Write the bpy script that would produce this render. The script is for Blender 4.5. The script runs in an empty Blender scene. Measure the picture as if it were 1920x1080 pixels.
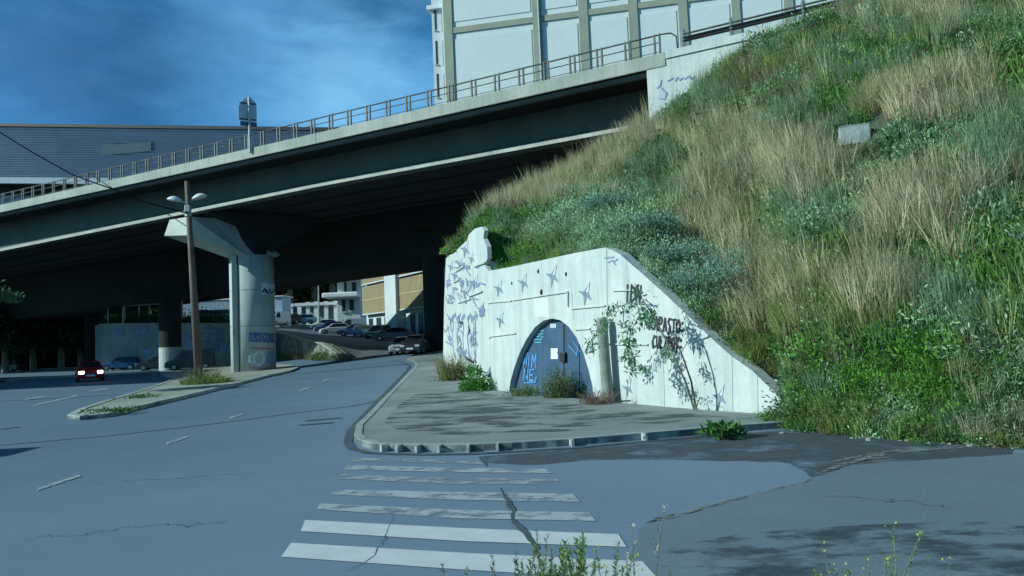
import bpy, math, random
import numpy as np
from mathutils import Vector, Matrix
random.seed(7); rng = np.random.default_rng(11)
R = math.radians
scene = bpy.context.scene
COL = scene.collection

# ------------------------------------------------------------------ camera
FPX = 1400.0
PITCH = math.atan(89/FPX); ROLL = 0.043
CAM = Vector((0, 0, 2.0))
_F = Vector((0, math.cos(PITCH), math.sin(PITCH)))
_U = Vector((0, -math.sin(PITCH), math.cos(PITCH)))
_R = Vector((1, 0, 0))
CX = _R*math.cos(ROLL) - _U*math.sin(ROLL)
CY = _U*math.cos(ROLL) + _R*math.sin(ROLL)
cam_data = bpy.data.cameras.new("camera")
cam_data.sensor_width = 36; cam_data.lens = FPX/1920*36
cam_data.clip_start = 0.05; cam_data.clip_end = 3000
cam = bpy.data.objects.new("camera", cam_data); COL.objects.link(cam)
M4 = Matrix.Identity(4)
for i in range(3):
    M4[i][0] = CX[i]; M4[i][1] = CY[i]; M4[i][2] = -_F[i]; M4[i][3] = CAM[i]
cam.matrix_world = M4
scene.camera = cam
scene.view_settings.view_transform = 'Standard'
scene.view_settings.look = 'None'
scene.view_settings.exposure = 0.0
scene.view_settings.gamma = 1.0

# ------------------------------------------------------------------ sun + sky
SUN_EL = R(27.0)
SUN_TRAVEL = Vector((0.97, 0.25, 0)).normalized()      # horizontal direction the light travels
sd = bpy.data.lights.new("sun", 'SUN'); sd.energy = 4.8; sd.angle = R(0.5); sd.color = (0.86, 1.0, 0.94)
so = bpy.data.objects.new("sun", sd); COL.objects.link(so)
dirv = Vector((SUN_TRAVEL.x*math.cos(SUN_EL), SUN_TRAVEL.y*math.cos(SUN_EL), -math.sin(SUN_EL)))
so.rotation_euler = dirv.to_track_quat('-Z', 'Y').to_euler(); so.location = (-40, -20, 60)

world = bpy.data.worlds.new("World"); scene.world = world; world.use_nodes = True
nt = world.node_tree; nt.nodes.clear()
def N(nt, t, **k):
    n = nt.nodes.new(t)
    for a, b in k.items():
        if a == 'ins':
            for kk, v in b.items(): n.inputs[kk].default_value = v
        else: setattr(n, a, b)
    return n
out = N(nt, 'ShaderNodeOutputWorld'); bg = N(nt, 'ShaderNodeBackground', ins={'Strength': 0.15})
sky = N(nt, 'ShaderNodeTexSky'); sky.sky_type = 'NISHITA'; sky.sun_disc = False
sky.sun_elevation = SUN_EL; sky.sun_rotation = math.atan2(-SUN_TRAVEL.x, -SUN_TRAVEL.y)
sky.air_density = 1.0; sky.dust_density = 0.6; sky.ozone_density = 2.0
tint = N(nt, 'ShaderNodeMix', data_type='RGBA', blend_type='MULTIPLY'); tint.inputs[0].default_value = 1.0
tint.inputs[7].default_value = (0.26, 0.76, 1.0, 1)
tc = N(nt, 'ShaderNodeTexCoord'); mp = N(nt, 'ShaderNodeMapping'); mp.inputs['Scale'].default_value = (1.0, 1.0, 2.6)
cn = N(nt, 'ShaderNodeTexNoise', ins={'Scale': 5.2, 'Detail': 8.0, 'Roughness': 0.58, 'Distortion': 0.25})
cr = N(nt, 'ShaderNodeValToRGB'); cr.color_ramp.elements[0].position = 0.44; cr.color_ramp.elements[1].position = 0.70
cr.color_ramp.elements[0].color = (0, 0, 0, 1); cr.color_ramp.elements[1].color = (1, 1, 1, 1)
cl = N(nt, 'ShaderNodeMix', data_type='RGBA'); cl.inputs[7].default_value = (.95, 2.9, 5.2, 1)
dk = N(nt, 'ShaderNodeTexNoise', ins={'Scale': 3.4, 'Detail': 6.0})
dr = N(nt, 'ShaderNodeMapRange', ins={1: 0.35, 2: 0.65, 3: 0.62, 4: 1.05})
dm = N(nt, 'ShaderNodeMix', data_type='RGBA', blend_type='MULTIPLY'); dm.inputs[0].default_value = 1.0
L = nt.links.new
L(sky.outputs[0], tint.inputs[6]); L(tc.outputs['Generated'], mp.inputs[0]); L(mp.outputs[0], cn.inputs[0]); L(mp.outputs[0], dk.inputs[0])
L(cn.outputs[0], cr.inputs[0]); L(cr.outputs[0], cl.inputs[0]); L(tint.outputs[2], cl.inputs[6])
L(dk.outputs[0], dr.inputs[0]); L(cl.outputs[2], dm.inputs[6]); L(dr.outputs[0], dm.inputs[7])
# one bright cloud low behind the railing, one dark bank at the upper left
def cloud_blob(src, px, py, a0, a1, colr, amt, mode='MIX', nsc=7.0):
    d_ = Vector(_RAY(px, py)).normalized()
    vm = N(nt, 'ShaderNodeVectorMath', operation='DISTANCE'); vm.inputs[1].default_value = d_
    nz = N(nt, 'ShaderNodeTexNoise', ins={'Scale': nsc, 'Detail': 6.0, 'Roughness': .6}); L(mp.outputs[0], nz.inputs[0])
    ad = N(nt, 'ShaderNodeMath', operation='MULTIPLY_ADD'); ad.inputs[1].default_value = -.9*a1; L(tc.outputs['Generated'], vm.inputs[0]); L(nz.outputs[0], ad.inputs[0]); L(vm.outputs['Value'], ad.inputs[2])
    rg = N(nt, 'ShaderNodeMapRange', ins={1: a0-.45*a1, 2: a1-.45*a1, 3: amt, 4: 0.0}); rg.interpolation_type = 'SMOOTHSTEP'; L(ad.outputs[0], rg.inputs[0])
    mm = N(nt, 'ShaderNodeMix', data_type='RGBA', blend_type=mode); L(rg.outputs[0], mm.inputs[0]); L(src, mm.inputs[6]); mm.inputs[7].default_value = tuple(colr)+(1,)
    return mm.outputs[2]
def _RAY(px, py): return _F*FPX + CX*(px-960) - CY*(py-540)
_o = cloud_blob(dm.outputs[2], 640, 195, .0, .16, (1.9, 4.5, 6.8), .6, nsc=16)
_o = cloud_blob(_o, 440, 190, .0, .13, (1.1, 3.3, 6.0), .5, nsc=16)
_o = cloud_blob(_o, 440, 20, .0, .20, (1.1, 3.2, 5.9), .4, nsc=15)
_o = cloud_blob(_o, 90, 130, .0, .16, (1.1, 2.6, 5.4), .4, nsc=9)
_o = cloud_blob(_o, 20, 20, .05, .34, (.36, .50, .58), .75, 'MULTIPLY', nsc=6)
_o = cloud_blob(_o, 300, 150, .02, .24, (.55, .66, .75), .6, 'MULTIPLY', nsc=7)
_sz = N(nt, 'ShaderNodeSeparateXYZ'); L(tc.outputs['Generated'], _sz.inputs[0])
_mz = N(nt, 'ShaderNodeMapRange', ins={1: .46, 2: .72, 3: 1.0, 4: .40}); L(_sz.outputs[2], _mz.inputs[0])  # unseen sky above the view dimmed to weaken the fill light
_mo = N(nt, 'ShaderNodeMix', data_type='RGBA', blend_type='MULTIPLY'); _mo.inputs[0].default_value = 1; L(_o, _mo.inputs[6]); L(_mz.outputs[0], _mo.inputs[7])
L(_mo.outputs[2], bg.inputs[0]); L(bg.outputs[0], out.inputs[0])

# ------------------------------------------------------------------ projection helpers
def ray(px, py):
    d = _F*FPX + CX*(px-960) - CY*(py-540)
    return d/d.y
def P(px, py, y): return CAM + ray(px, py)*y
def proj(p):
    v = Vector(p)-CAM; z = v.dot(_F)
    return 960+FPX*v.dot(CX)/z, 540-FPX*v.dot(CY)/z
def sm(a, b, x):
    t = min(1, max(0, (x-a)/(b-a))); return t*t*(3-2*t)
def lut(tab, x):
    if x <= tab[0][0]: return tab[0][1:] if len(tab[0]) > 2 else tab[0][1]
    for a, b in zip(tab, tab[1:]):
        if x <= b[0]:
            t = (x-a[0])/(b[0]-a[0])
            r = [a[i]+(b[i]-a[i])*t for i in range(1, len(a))]
            return r if len(r) > 1 else r[0]
    return tab[-1][1:] if len(tab[-1]) > 2 else tab[-1][1]
BASE = [(0, 0), (30, 0), (45, .35), (55, .75), (60, .95), (85, 1.9), (140, 3.0)]
def hL(x, y):
    c = lut([(0, -12.5), (58, -12.5), (85, -26), (140, -30)], y)
    return lut(BASE, y)*sm(c-9, c+9, x)
NEAR = [(-140, 105), (-80, 95), (-46, 86), (-30, 80), (-28, 86), (-14, 62), (-12.5, 60), (80, 60)]
def hP(x, y):
    z = 1.15+.028*(y-62)-.064*(x+9)+1.0*sm(24, 31, -x)*sm(88, 108, y)
    z = min(z, 5.1 if y < 115 else 5.1+.03*(y-115))
    z = max(z, .95+.025*(y-60))
    if x > -16:
        yn = lut(NEAR, x); k = sm(0, 10, y-yn); w = sm(-16, -13, x); k = 1-w*(1-k); z = hL(x, yn)*(1-k)+z*k
    return z
def upper(x, y): return x > -48 and y > lut(NEAR, x)
def H(x, y): return hP(x, y) if upper(x, y) else hL(x, y)
def G(px, py, dz=0.0, fn=H, y0=2.0, y1=260.0):
    r = ray(px, py); y = y0; prev = y0
    while y < y1:
        p = CAM+r*y
        if p.z < fn(p.x, p.y):
            a, b = prev, y
            for _ in range(24):
                m = (a+b)/2; q = CAM+r*m
                if q.z < fn(q.x, q.y): b = m
                else: a = m
            q = CAM+r*b; q.z = fn(q.x, q.y)+dz
            return q
        prev = y; y += .25+y*.004
    q = CAM+r*y1; q.z = fn(q.x, q.y)+dz
    return q
def on_plane(px, py, p0, n):
    r = ray(px, py); t = (p0-CAM).dot(n)/r.dot(n)
    return CAM+r*t

# ------------------------------------------------------------------ object helpers
def tag(o, label=None, cat=None, group=None, kind=None):
    if label: o['label'] = label
    if cat: o['category'] = cat
    if group: o['group'] = group
    if kind: o['kind'] = kind
    return o
def thing(name, label, cat, loc=(0, 0, 0), group=None, rz=0.0):
    o = bpy.data.objects.new(name, None); COL.objects.link(o); o.location = loc
    o.rotation_euler = (0, 0, rz); o.empty_display_size = .2
    return tag(o, label, cat, group)
ABS = {}
def absloc(o):
    v = Vector((0, 0, 0))
    while o is not None: v += Vector(o.location); o = o.parent
    return v
def link_mesh(name, verts, faces, mat, parent=None, loc=None, smooth=False, local=False, cols=None):
    me = bpy.data.meshes.new(name)
    off = Vector((0, 0, 0))
    if parent is not None and not local: off = absloc(parent)
    if parent is None and loc is not None: off = Vector(loc)
    vs = [(v[0]-off.x, v[1]-off.y, v[2]-off.z) for v in verts]
    me.from_pydata(vs, [], faces); me.validate(); me.update()
    if mat: me.materials.append(mat)
    if smooth: me.polygons.foreach_set('use_smooth', [True]*len(me.polygons))
    o = bpy.data.objects.new(name, me); COL.objects.link(o)
    if parent is not None: o.parent = parent
    elif loc is not None: o.location = loc
    return o
class MB:
    def __init__(s): s.v = []; s.f = []
    def add(s, vs, fs):
        k = len(s.v); s.v += [tuple(v) for v in vs]; s.f += [tuple(i+k for i in f) for f in fs]; return s
    def box(s, c, size, ax=None):
        c = Vector(c); hx, hy, hz = [a/2 for a in size]
        X, Y, Z = ax or (Vector((1, 0, 0)), Vector((0, 1, 0)), Vector((0, 0, 1)))
        vs = [c+X*(sx*hx)+Y*(sy*hy)+Z*(sz*hz) for sz in (-1, 1) for sy in (-1, 1) for sx in (-1, 1)]
        return s.add(vs, [(0, 2, 3, 1), (4, 5, 7, 6), (0, 1, 5, 4), (2, 6, 7, 3), (0, 4, 6, 2), (1, 3, 7, 5)])
    def bar(s, a, b, w, h, up=Vector((0, 0, 1))):
        a = Vector(a); b = Vector(b); d = (b-a).normalized(); sd_ = d.cross(up)
        if sd_.length < 1e-4: sd_ = Vector((1, 0, 0))
        sd_.normalize(); u = sd_.cross(d)
        return s.box((a+b)/2, ((b-a).length, w, h), (d, sd_, u))
    def tube(s, pts, rad, n=8, cap=True):
        pts = [Vector(p) for p in pts]
        rads = rad if isinstance(rad, (list, tuple)) else [rad]*len(pts)
        k = len(s.v); prev = None
        for i, p in enumerate(pts):
            d = (pts[min(i+1, len(pts)-1)]-pts[max(i-1, 0)]).normalized()
            if prev is None:
                a = d.cross(Vector((0, 0, 1)))
                if a.length < 1e-3: a = d.cross(Vector((1, 0, 0)))
            else: a = prev-d*prev.dot(d)
            a.normalize(); prev = a; b = d.cross(a)
            for j in range(n):
                t = 2*math.pi*j/n
                s.v.append(tuple(p+(a*math.cos(t)+b*math.sin(t))*rads[i]))
        for i in range(len(pts)-1):
            for j in range(n):
                s.f.append((k+i*n+j, k+i*n+(j+1) % n, k+(i+1)*n+(j+1) % n, k+(i+1)*n+j))
        if cap:
            s.f.append(tuple(k+j for j in range(n))[::-1]); s.f.append(tuple(k+(len(pts)-1)*n+j for j in range(n)))
        return s
    def prism(s, poly, dvec):
        n = len(poly); dvec = Vector(dvec); poly = [Vector(p) for p in poly]
        return s.add(poly+[p+dvec for p in poly],
                     [tuple(range(n)), tuple(range(2*n-1, n-1, -1))]+[(i, i+n, (i+1) % n+n, (i+1) % n) for i in range(n)])
    def blob(s, c, r, seg=10, rings=6, jit=.15, flat=1.0):
        c = Vector(c); rs = r if isinstance(r, (tuple, list)) else (r, r, r*flat)
        k = len(s.v)
        for i in range(rings+1):
            th = math.pi*i/rings
            for j in range(seg):
                ph = 2*math.pi*j/seg
                q = 1+random.uniform(-jit, jit)
                s.v.append((c.x+rs[0]*math.sin(th)*math.cos(ph)*q, c.y+rs[1]*math.sin(th)*math.sin(ph)*q, c.z+rs[2]*math.cos(th)*q))
        for i in range(rings):
            for j in range(seg):
                s.f.append((k+i*seg+j, k+(i+1)*seg+j, k+(i+1)*seg+(j+1) % seg, k+i*seg+(j+1) % seg))
        return s
    def build(s, name, mat, parent=None, loc=None, smooth=False, local=False, bevel=0):
        o = link_mesh(name, s.v, s.f, mat, parent, loc, smooth, local)
        if bevel:
            m = o.modifiers.new('b', 'BEVEL'); m.width = bevel; m.segments = 2; m.limit_method = 'ANGLE'; m.angle_limit = R(40)
        return o

# ------------------------------------------------------------------ materials
MATS = {}
def mat(name, col, col2=None, scale=3.0, rough=.85, bump=0.0, bscale=None, metal=0.0, streak=0.0, streakcol=None, detail=6, mix=(.35, .65),
        fine=0.0, emit=None, estr=0.0, spec=None):
    if name in MATS: return MATS[name]
    m = bpy.data.materials.new(name); m.use_nodes = True; nt = m.node_tree; b = nt.nodes['Principled BSDF']; L = nt.links.new
    b.inputs['Roughness'].default_value = rough; b.inputs['Metallic'].default_value = metal
    if spec is not None: b.inputs['Specular IOR Level'].default_value = spec
    col = tuple(col)+(1,); tc = N(nt, 'ShaderNodeTexCoord')
    no = N(nt, 'ShaderNodeTexNoise', ins={'Scale': scale, 'Detail': detail, 'Roughness': .6}); L(tc.outputs['Object'], no.inputs[0])
    mr = N(nt, 'ShaderNodeMapRange', ins={1: mix[0], 2: mix[1]}); L(no.outputs[0], mr.inputs[0])
    mx = N(nt, 'ShaderNodeMix', data_type='RGBA'); mx.inputs[6].default_value = col
    c2 = tuple(col2)+(1,) if col2 else tuple(c*.8 for c in col[:3])+(1,); mx.inputs[7].default_value = c2; L(mr.outputs[0], mx.inputs[0])
    last = mx.outputs[2]
    if streak:
        mp = N(nt, 'ShaderNodeMapping'); mp.inputs['Scale'].default_value = (2.2, 2.2, .12); L(tc.outputs['Object'], mp.inputs[0])
        n2 = N(nt, 'ShaderNodeTexNoise', ins={'Scale': 1.6, 'Detail': 5.0, 'Roughness': .65}); L(mp.outputs[0], n2.inputs[0])
        r2 = N(nt, 'ShaderNodeMapRange', ins={1: .48, 2: .72, 3: 0, 4: streak}); L(n2.outputs[0], r2.inputs[0])
        m2 = N(nt, 'ShaderNodeMix', data_type='RGBA'); L(r2.outputs[0], m2.inputs[0]); L(last, m2.inputs[6])
        m2.inputs[7].default_value = tuple(streakcol or (c*.35 for c in col[:3]))+(1,); last = m2.outputs[2]
    if fine:
        n3 = N(nt, 'ShaderNodeTexNoise', ins={'Scale': (bscale*.35 if bscale and bscale > 60 else scale*14), 'Detail': 3.0, 'Roughness': .7}); L(tc.outputs['Object'], n3.inputs[0])
        r3 = N(nt, 'ShaderNodeMapRange', ins={1: .3, 2: .7, 3: 1-fine, 4: 1+fine}); L(n3.outputs[0], r3.inputs[0])
        m3 = N(nt, 'ShaderNodeMix', data_type='RGBA', blend_type='MULTIPLY'); m3.inputs[0].default_value = 1
        L(last, m3.inputs[6]); L(r3.outputs[0], m3.inputs[7]); last = m3.outputs[2]
    L(last, b.inputs['Base Color'])
    if bump:
        bn = N(nt, 'ShaderNodeTexNoise', ins={'Scale': bscale or scale*6, 'Detail': 5.0}); L(tc.outputs['Object'], bn.inputs[0])
        bp = N(nt, 'ShaderNodeBump', ins={'Strength': bump, 'Distance': .05}); L(bn.outputs[0], bp.inputs['Height']); L(bp.outputs[0], b.inputs['Normal'])
    if emit: b.inputs['Emission Color'].default_value = tuple(emit)+(1,); b.inputs['Emission Strength'].default_value = estr
    MATS[name] = m; return m
def leafmat(name, rough=.7, trans=.25):
    m = bpy.data.materials.new(name); m.use_nodes = True; nt = m.node_tree; b = nt.nodes['Principled BSDF']; L = nt.links.new
    a = N(nt, 'ShaderNodeAttribute', attribute_name='col'); L(a.outputs['Color'], b.inputs['Base Color'])
    b.inputs['Roughness'].default_value = rough; b.inputs['Specular IOR Level'].default_value = .25
    t = N(nt, 'ShaderNodeBsdfTranslucent'); L(a.outputs['Color'], t.inputs[0])
    ms = N(nt, 'ShaderNodeMixShader'); ms.inputs[0].default_value = trans
    L(b.outputs[0], ms.inputs[1]); L(t.outputs[0], ms.inputs[2]); L(ms.outputs[0], nt.nodes['Material Output'].inputs[0])
    return m
LEAF = leafmat('leaf_material')
def paint_mat(name, col, lo, hi, scale=5.0, stretch=(1, 1, 1), dirt=None):
    """worn paint: noise decides where the paint is gone (transparent)"""
    if name in MATS: return MATS[name]
    m = bpy.data.materials.new(name); m.use_nodes = True; nt = m.node_tree; b = nt.nodes['Principled BSDF']; L = nt.links.new
    tc = N(nt, 'ShaderNodeTexCoord'); mp = N(nt, 'ShaderNodeMapping'); mp.inputs['Scale'].default_value = stretch; L(tc.outputs['Object'], mp.inputs[0])
    no = N(nt, 'ShaderNodeTexNoise', ins={'Scale': scale, 'Detail': 8.0, 'Roughness': .68}); L(mp.outputs[0], no.inputs[0])
    mr = N(nt, 'ShaderNodeMapRange', ins={1: lo, 2: hi}); L(no.outputs[0], mr.inputs[0])
    n2 = N(nt, 'ShaderNodeTexNoise', ins={'Scale': 3.0, 'Detail': 5.0}); L(tc.outputs['Object'], n2.inputs[0])
    mx = N(nt, 'ShaderNodeMix', data_type='RGBA'); L(n2.outputs[0], mx.inputs[0])
    mx.inputs[6].default_value = tuple(col)+(1,); mx.inputs[7].default_value = tuple(dirt or [c*.72 for c in col])+(1,)
    L(mx.outputs[2], b.inputs['Base Color']); b.inputs['Roughness'].default_value = .75
    tr = N(nt, 'ShaderNodeBsdfTransparent'); ms = N(nt, 'ShaderNodeMixShader'); L(mr.outputs[0], ms.inputs[0])
    L(tr.outputs[0], ms.inputs[1]); L(b.outputs[0], ms.inputs[2]); L(ms.outputs[0], nt.nodes['Material Output'].inputs[0])
    MATS[name] = m; return m

ASPH = mat('asphalt', (.098, .160, .222), (.074, .127, .184), .16, .88, .12, 160, fine=.30, mix=(.3, .7))
ASPH2 = mat('asphalt_patch', (.145, .192, .225), (.12, .162, .195), .3, .88, .14, 160, fine=.32)
DAMP = paint_mat('damp_asphalt', (.030, .042, .052), .44, .56, .9, (.6, 1.6, 1), dirt=(.05, .06, .07))
EARTH = mat('earth', (.10, .10, .07), (.05, .07, .035), .5, .95, .4, 6)
SIDEW = mat('sidewalk_asphalt', (.25, .275, .265), (.17, .20, .20), .35, .9, .12, 120, fine=.25, mix=(.38, .60))
KERB = mat('kerb_stone', (.34, .36, .34), (.22, .25, .25), 1.2, .9, .3, 12, fine=.2)
KERBL = mat('pale_kerb_stone', (.40, .42, .40), (.24, .27, .26), .8, .9, .3, 12, fine=.2)
ISLAND = mat('island_paving', (.33, .35, .32), (.20, .23, .18), .8, .92, .4, 10, fine=.2)
WALLC = mat('whitewashed_concrete', (.56, .585, .57), (.45, .485, .475), .7, .85, .18, 9, streak=.55, streakcol=(.25, .29, .27), fine=.05)
CONC = mat('bridge_concrete', (.42, .42, .38), (.31, .33, .29), .5, .88, .2, 8, streak=.42, streakcol=(.15, .17, .15), fine=.08)
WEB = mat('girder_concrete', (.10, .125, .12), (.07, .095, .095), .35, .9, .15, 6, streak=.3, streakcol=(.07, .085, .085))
SOFF = mat('sooty_shaded_concrete', (.020, .022, .021), (.012, .013, .013), .3, .95)  # soot plus the shade beneath the decks, darkened into the colour
PIERC = mat('pier_concrete', (.48, .51, .47), (.37, .41, .39), .6, .88, .15, 8, streak=.3, streakcol=(.18, .2, .19))
STEEL = mat('railing_steel', (.10, .115, .12), (.07, .055, .045), 3, .6, .1, metal=.35)
GALV = mat('galvanised_steel', (.42, .46, .47), (.28, .30, .30), 2, .55, .1, metal=.4)
DARKM = mat('dark_metal', (.03, .035, .04), None, 3, .6, metal=.3)
RUST = mat('rusty_pole', (.17, .12, .09), (.10, .075, .06), 2, .85, .2)
BLACKP = mat('black_spray_paint', (.012, .014, .02), (.03, .035, .045), 6, .7)
BLUEG = paint_mat('blue_grey_paint', (.13, .18, .25), .24, .42, 9, dirt=(.26, .33, .42))
BLUEP = mat('blue_violet_paint', (.13, .17, .34), (.30, .36, .50), 5, .8)
TEALP = mat('teal_paint', (.06, .30, .40), (.12, .42, .50), 8, .8)
SKYP = mat('light_blue_paint', (.06, .27, .62), (.12, .35, .70), 8, .8)
PINKP = mat('pink_paint', (.45, .22, .28), None, 5, .8)
PALEP = mat('pale_paint', (.62, .66, .70), (.5, .55, .62), 5, .8)
WHITE = mat('white_paint', (.74, .76, .75), (.6, .62, .62), 4, .7)
GLASS = mat('car_glass', (.015, .022, .028), None, 2, .08)
TYRE = mat('tyre_rubber', (.012, .012, .013), None, 4, .9)
RIM = mat('rim_metal', (.35, .36, .37), None, 4, .35, metal=.8)
LAMPOFF = mat('lamp_glass', (.55, .58, .6), None, 4, .2)
LAMPON = mat('lit_headlight', (1, 1, 1), None, 1, .3, emit=(1, .93, .80), estr=7)
BARK = mat('pale_bark', (.30, .30, .27), (.17, .18, .16), 3, .95, .5, 20, streak=.4)
STEMM = mat('stem_material', (.22, .20, .15), (.14, .13, .10), 6, .9)
ROCK = mat('rock', (.34, .34, .31), (.18, .2, .17), 3, .9, .6, 10)
LITW = mat('litter_white', (.75, .76, .76), None, 3, .6)

# the asphalt of the side road mouth is an older, paler batch than the main road
_nt = ASPH.node_tree; _b = _nt.nodes['Principled BSDF']; _src = _b.inputs['Base Color'].links[0].from_socket
_tc = N(_nt, 'ShaderNodeTexCoord'); _sx = N(_nt, 'ShaderNodeSeparateXYZ'); _nt.links.new(_tc.outputs['Object'], _sx.inputs[0])
_n = N(_nt, 'ShaderNodeTexNoise', ins={'Scale': .35, 'Detail': 4.0}); _nt.links.new(_tc.outputs['Object'], _n.inputs[0])
_ma = N(_nt, 'ShaderNodeMath', operation='MULTIPLY_ADD'); _ma.inputs[1].default_value = 6.0; _nt.links.new(_n.outputs[0], _ma.inputs[0]); _nt.links.new(_sx.outputs[0], _ma.inputs[2])
_mr = N(_nt, 'ShaderNodeMapRange', ins={1: -8.0, 2: 4.0, 3: 0, 4: 1}); _nt.links.new(_ma.outputs[0], _mr.inputs[0])
_mx = N(_nt, 'ShaderNodeMix', data_type='RGBA', blend_type='MULTIPLY'); _nt.links.new(_mr.outputs[0], _mx.inputs[0]); _nt.links.new(_src, _mx.inputs[6]); _mx.inputs[7].default_value = (1.75, 1.50, 1.40, 1)
_nt.links.new(_mx.outputs[2], _b.inputs['Base Color'])
# ------------------------------------------------------------------ ground sheets
def grid(name, x0, x1, y0, y1, st, fn, m, dz=0):
    nx = int((x1-x0)/st)+1; ny = int((y1-y0)/st)+1
    vs = [(x0+i*st, y0+j*st, fn(x0+i*st, y0+j*st)+dz) for j in range(ny) for i in range(nx)]
    fs = [(j*nx+i, j*nx+i+1, (j+1)*nx+i+1, (j+1)*nx+i) for j in range(ny-1) for i in range(nx-1)]
    return link_mesh(name, vs, fs, m, smooth=True)
g = link_mesh('ground', [(-1500, -300, -1.2), (1500, -300, -1.2), (1500, 2500, -1.2), (-1500, 2500, -1.2)], [(0, 1, 2, 3)], EARTH); tag(g, kind='structure')
def low(x, y):
    z = hL(x, y)
    if x > -48 and y > lut(NEAR, x)+2: z -= 1.6
    return z
road = grid('road', -130, 70, -12, 150, 1.0, low, ASPH); tag(road, kind='structure')
# upper street / car park behind the retaining walls
vs = []; fs = []; XS = [-48, -47.5, -46, -40, -35, -30, -28, -26, -24, -22, -20, -18, -16, -15, -14, -13.5, -13, -12.5, -11, -10, -8, -6, -4, 0, 6, 14, 30, 50, 80]
YS = [0, .01, .02, .03, .045, .06, .1, .2, .35, .5, .7, 1]
for t in YS:
    for x in XS:
        y = lut(NEAR, x); y = y+(240-y)*t; vs.append((x, y, hP(x, y)))
nx = len(XS)
fs = [(j*nx+i, j*nx+i+1, (j+1)*nx+i+1, (j+1)*nx+i) for j in range(len(YS)-1) for i in range(nx-1)]
tag(link_mesh('upper_street', vs, fs, mat('far_asphalt', (.10, .12, .14), (.075, .095, .11), .3, .9), smooth=True), kind='structure')

import bmesh
def drape(name, line, m, dz, maxe=1.6, skirt=0, parent=None):
    bm = bmesh.new(); vs = [bm.verts.new(v) for v in line]; bm.faces.new(vs)
    bmesh.ops.triangulate(bm, faces=bm.faces[:])
    for _ in range(9):
        le = [e for e in bm.edges if e.calc_length() > maxe*(1+max(0, (e.verts[0].co.y-25))*.04)]
        if not le: break
        le.sort(key=lambda e: -e.calc_length())
        bmesh.ops.subdivide_edges(bm, edges=le, cuts=1); bmesh.ops.triangulate(bm, faces=[f for f in bm.faces if len(f.verts) > 3])
    for v in bm.verts: v.co.z = H(v.co.x, v.co.y)+dz
    bmesh.ops.recalc_face_normals(bm, faces=bm.faces[:])
    if sum(f.normal.z for f in bm.faces) < 0: bmesh.ops.reverse_faces(bm, faces=bm.faces[:])
    if skirt:
        be = [e for e in bm.edges if e.is_boundary]; g_ = bmesh.ops.extrude_edge_only(bm, edges=be)
        for v in g_['geom']:
            if isinstance(v, bmesh.types.BMVert): v.co.z -= skirt
    me = bpy.data.meshes.new(name); bm.to_mesh(me); bm.free(); me.materials.append(m)
    o = bpy.data.objects.new(name, me); COL.objects.link(o)
    if parent is not None: o.parent = parent; o.location = -absloc(parent)
    return o
def slab(name, px, m, h, hole=None, fn=H, side=None, kerb=None):
    pts = [G(*p, fn=fn) for p in px]
    top = [Vector((p.x, p.y, p.z+h)) for p in pts]
    n = len(top); mb = MB()
    o = drape(name, top, m, h, skirt=.3); return o, top
# sidewalk in front of the wall
SW = [(1475, 789), (1470, 803), (1330, 814), (1205, 825), (1070, 836), (960, 843), (880, 846), (800, 847), (740, 846), (700, 843), (675, 836), (664, 826), (668, 806), (690, 785),
      (715, 757), (740, 731), (762, 708), (775, 695), (781, 687), (776, 681), (762, 676), (770, 672), (800, 668), (835, 672), (860, 690), (925, 737), (1145, 761), (1300, 776)]
so_, swtop = slab('sidewalk', SW, SIDEW, .11); tag(so_, kind='structure')
def strip(mb, line, w, z0, z1, side=1):
    """kerb run: a box-section along the given ground line"""
    n = len(line)
    prof = []
    for i, p in enumerate(line):
        a = line[max(i-1, 0)]; b = line[min(i+1, n-1)]; d = (b-a); d.z = 0; d.normalize(); nrm = Vector((-d.y, d.x, 0))*side
        prof.append((p, p+nrm*w))
    vs = []
    for a, b in prof:
        vs += [Vector((a.x, a.y, a.z+z0)), Vector((a.x, a.y, a.z+z1)), Vector((b.x, b.y, b.z+z1)), Vector((b.x, b.y, b.z+z0))]
    fs = []
    for i in range(n-1):
        k = 4*i
        for j in range(4): fs.append((k+j, k+(j+1) % 4, k+4+(j+1) % 4, k+4+j))
    mb.add(vs, fs)
def fineline(pxs, step=10, fn=H, dz=0):
    o = []
    for a, b in zip(pxs, pxs[1:]):
        k = max(1, int(math.hypot(b[0]-a[0], b[1]-a[1])/step))
        for i in range(k): o.append(G(a[0]+(b[0]-a[0])*i/k, a[1]+(b[1]-a[1])*i/k, dz, fn))
    o.append(G(*pxs[-1], dz, fn)); return o
kl = fineline(SW[1:21], 12)
mb = MB(); strip(mb, kl, -.16, -.2, .125, 1); kb = mb.build('kerb', KERB); tag(kb, kind='structure')
# gutter strip of darker tar along the kerb
gl = fineline([(1330, 817), (1205, 829), (1070, 841), (960, 848), (880, 852), (800, 853), (735, 852), (690, 850), (660, 842), (652, 830), (657, 808), (680, 783), (706, 755), (731, 729), (753, 706), (764, 694), (768, 686), (752, 678), (735, 676)], 8)
mb = MB()
def ribbon(mb, line, w, dz):
    n = len(line); vs = []
    ws = w if isinstance(w, list) else [w]*n
    for i, p in enumerate(line):
        a = line[max(i-1, 0)]; b = line[min(i+1, n-1)]; d = (b-a); d.z = 0
        d.normalize(); nrm = Vector((-d.y, d.x, 0))
        for s in (-.5, .5): q = p+nrm*(ws[i]*s); vs.append((q.x, q.y, H(q.x, q.y)+dz))
    mb.add(vs, [(2*i, 2*i+1, 2*i+3, 2*i+2) for i in range(n-1)])
TAR = mat('tar', (.045, .062, .075), (.08, .10, .115), 2, .8)
ribbon(mb, gl, .17, .012); tag(mb.build('gutter', TAR), kind='structure')
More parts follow.
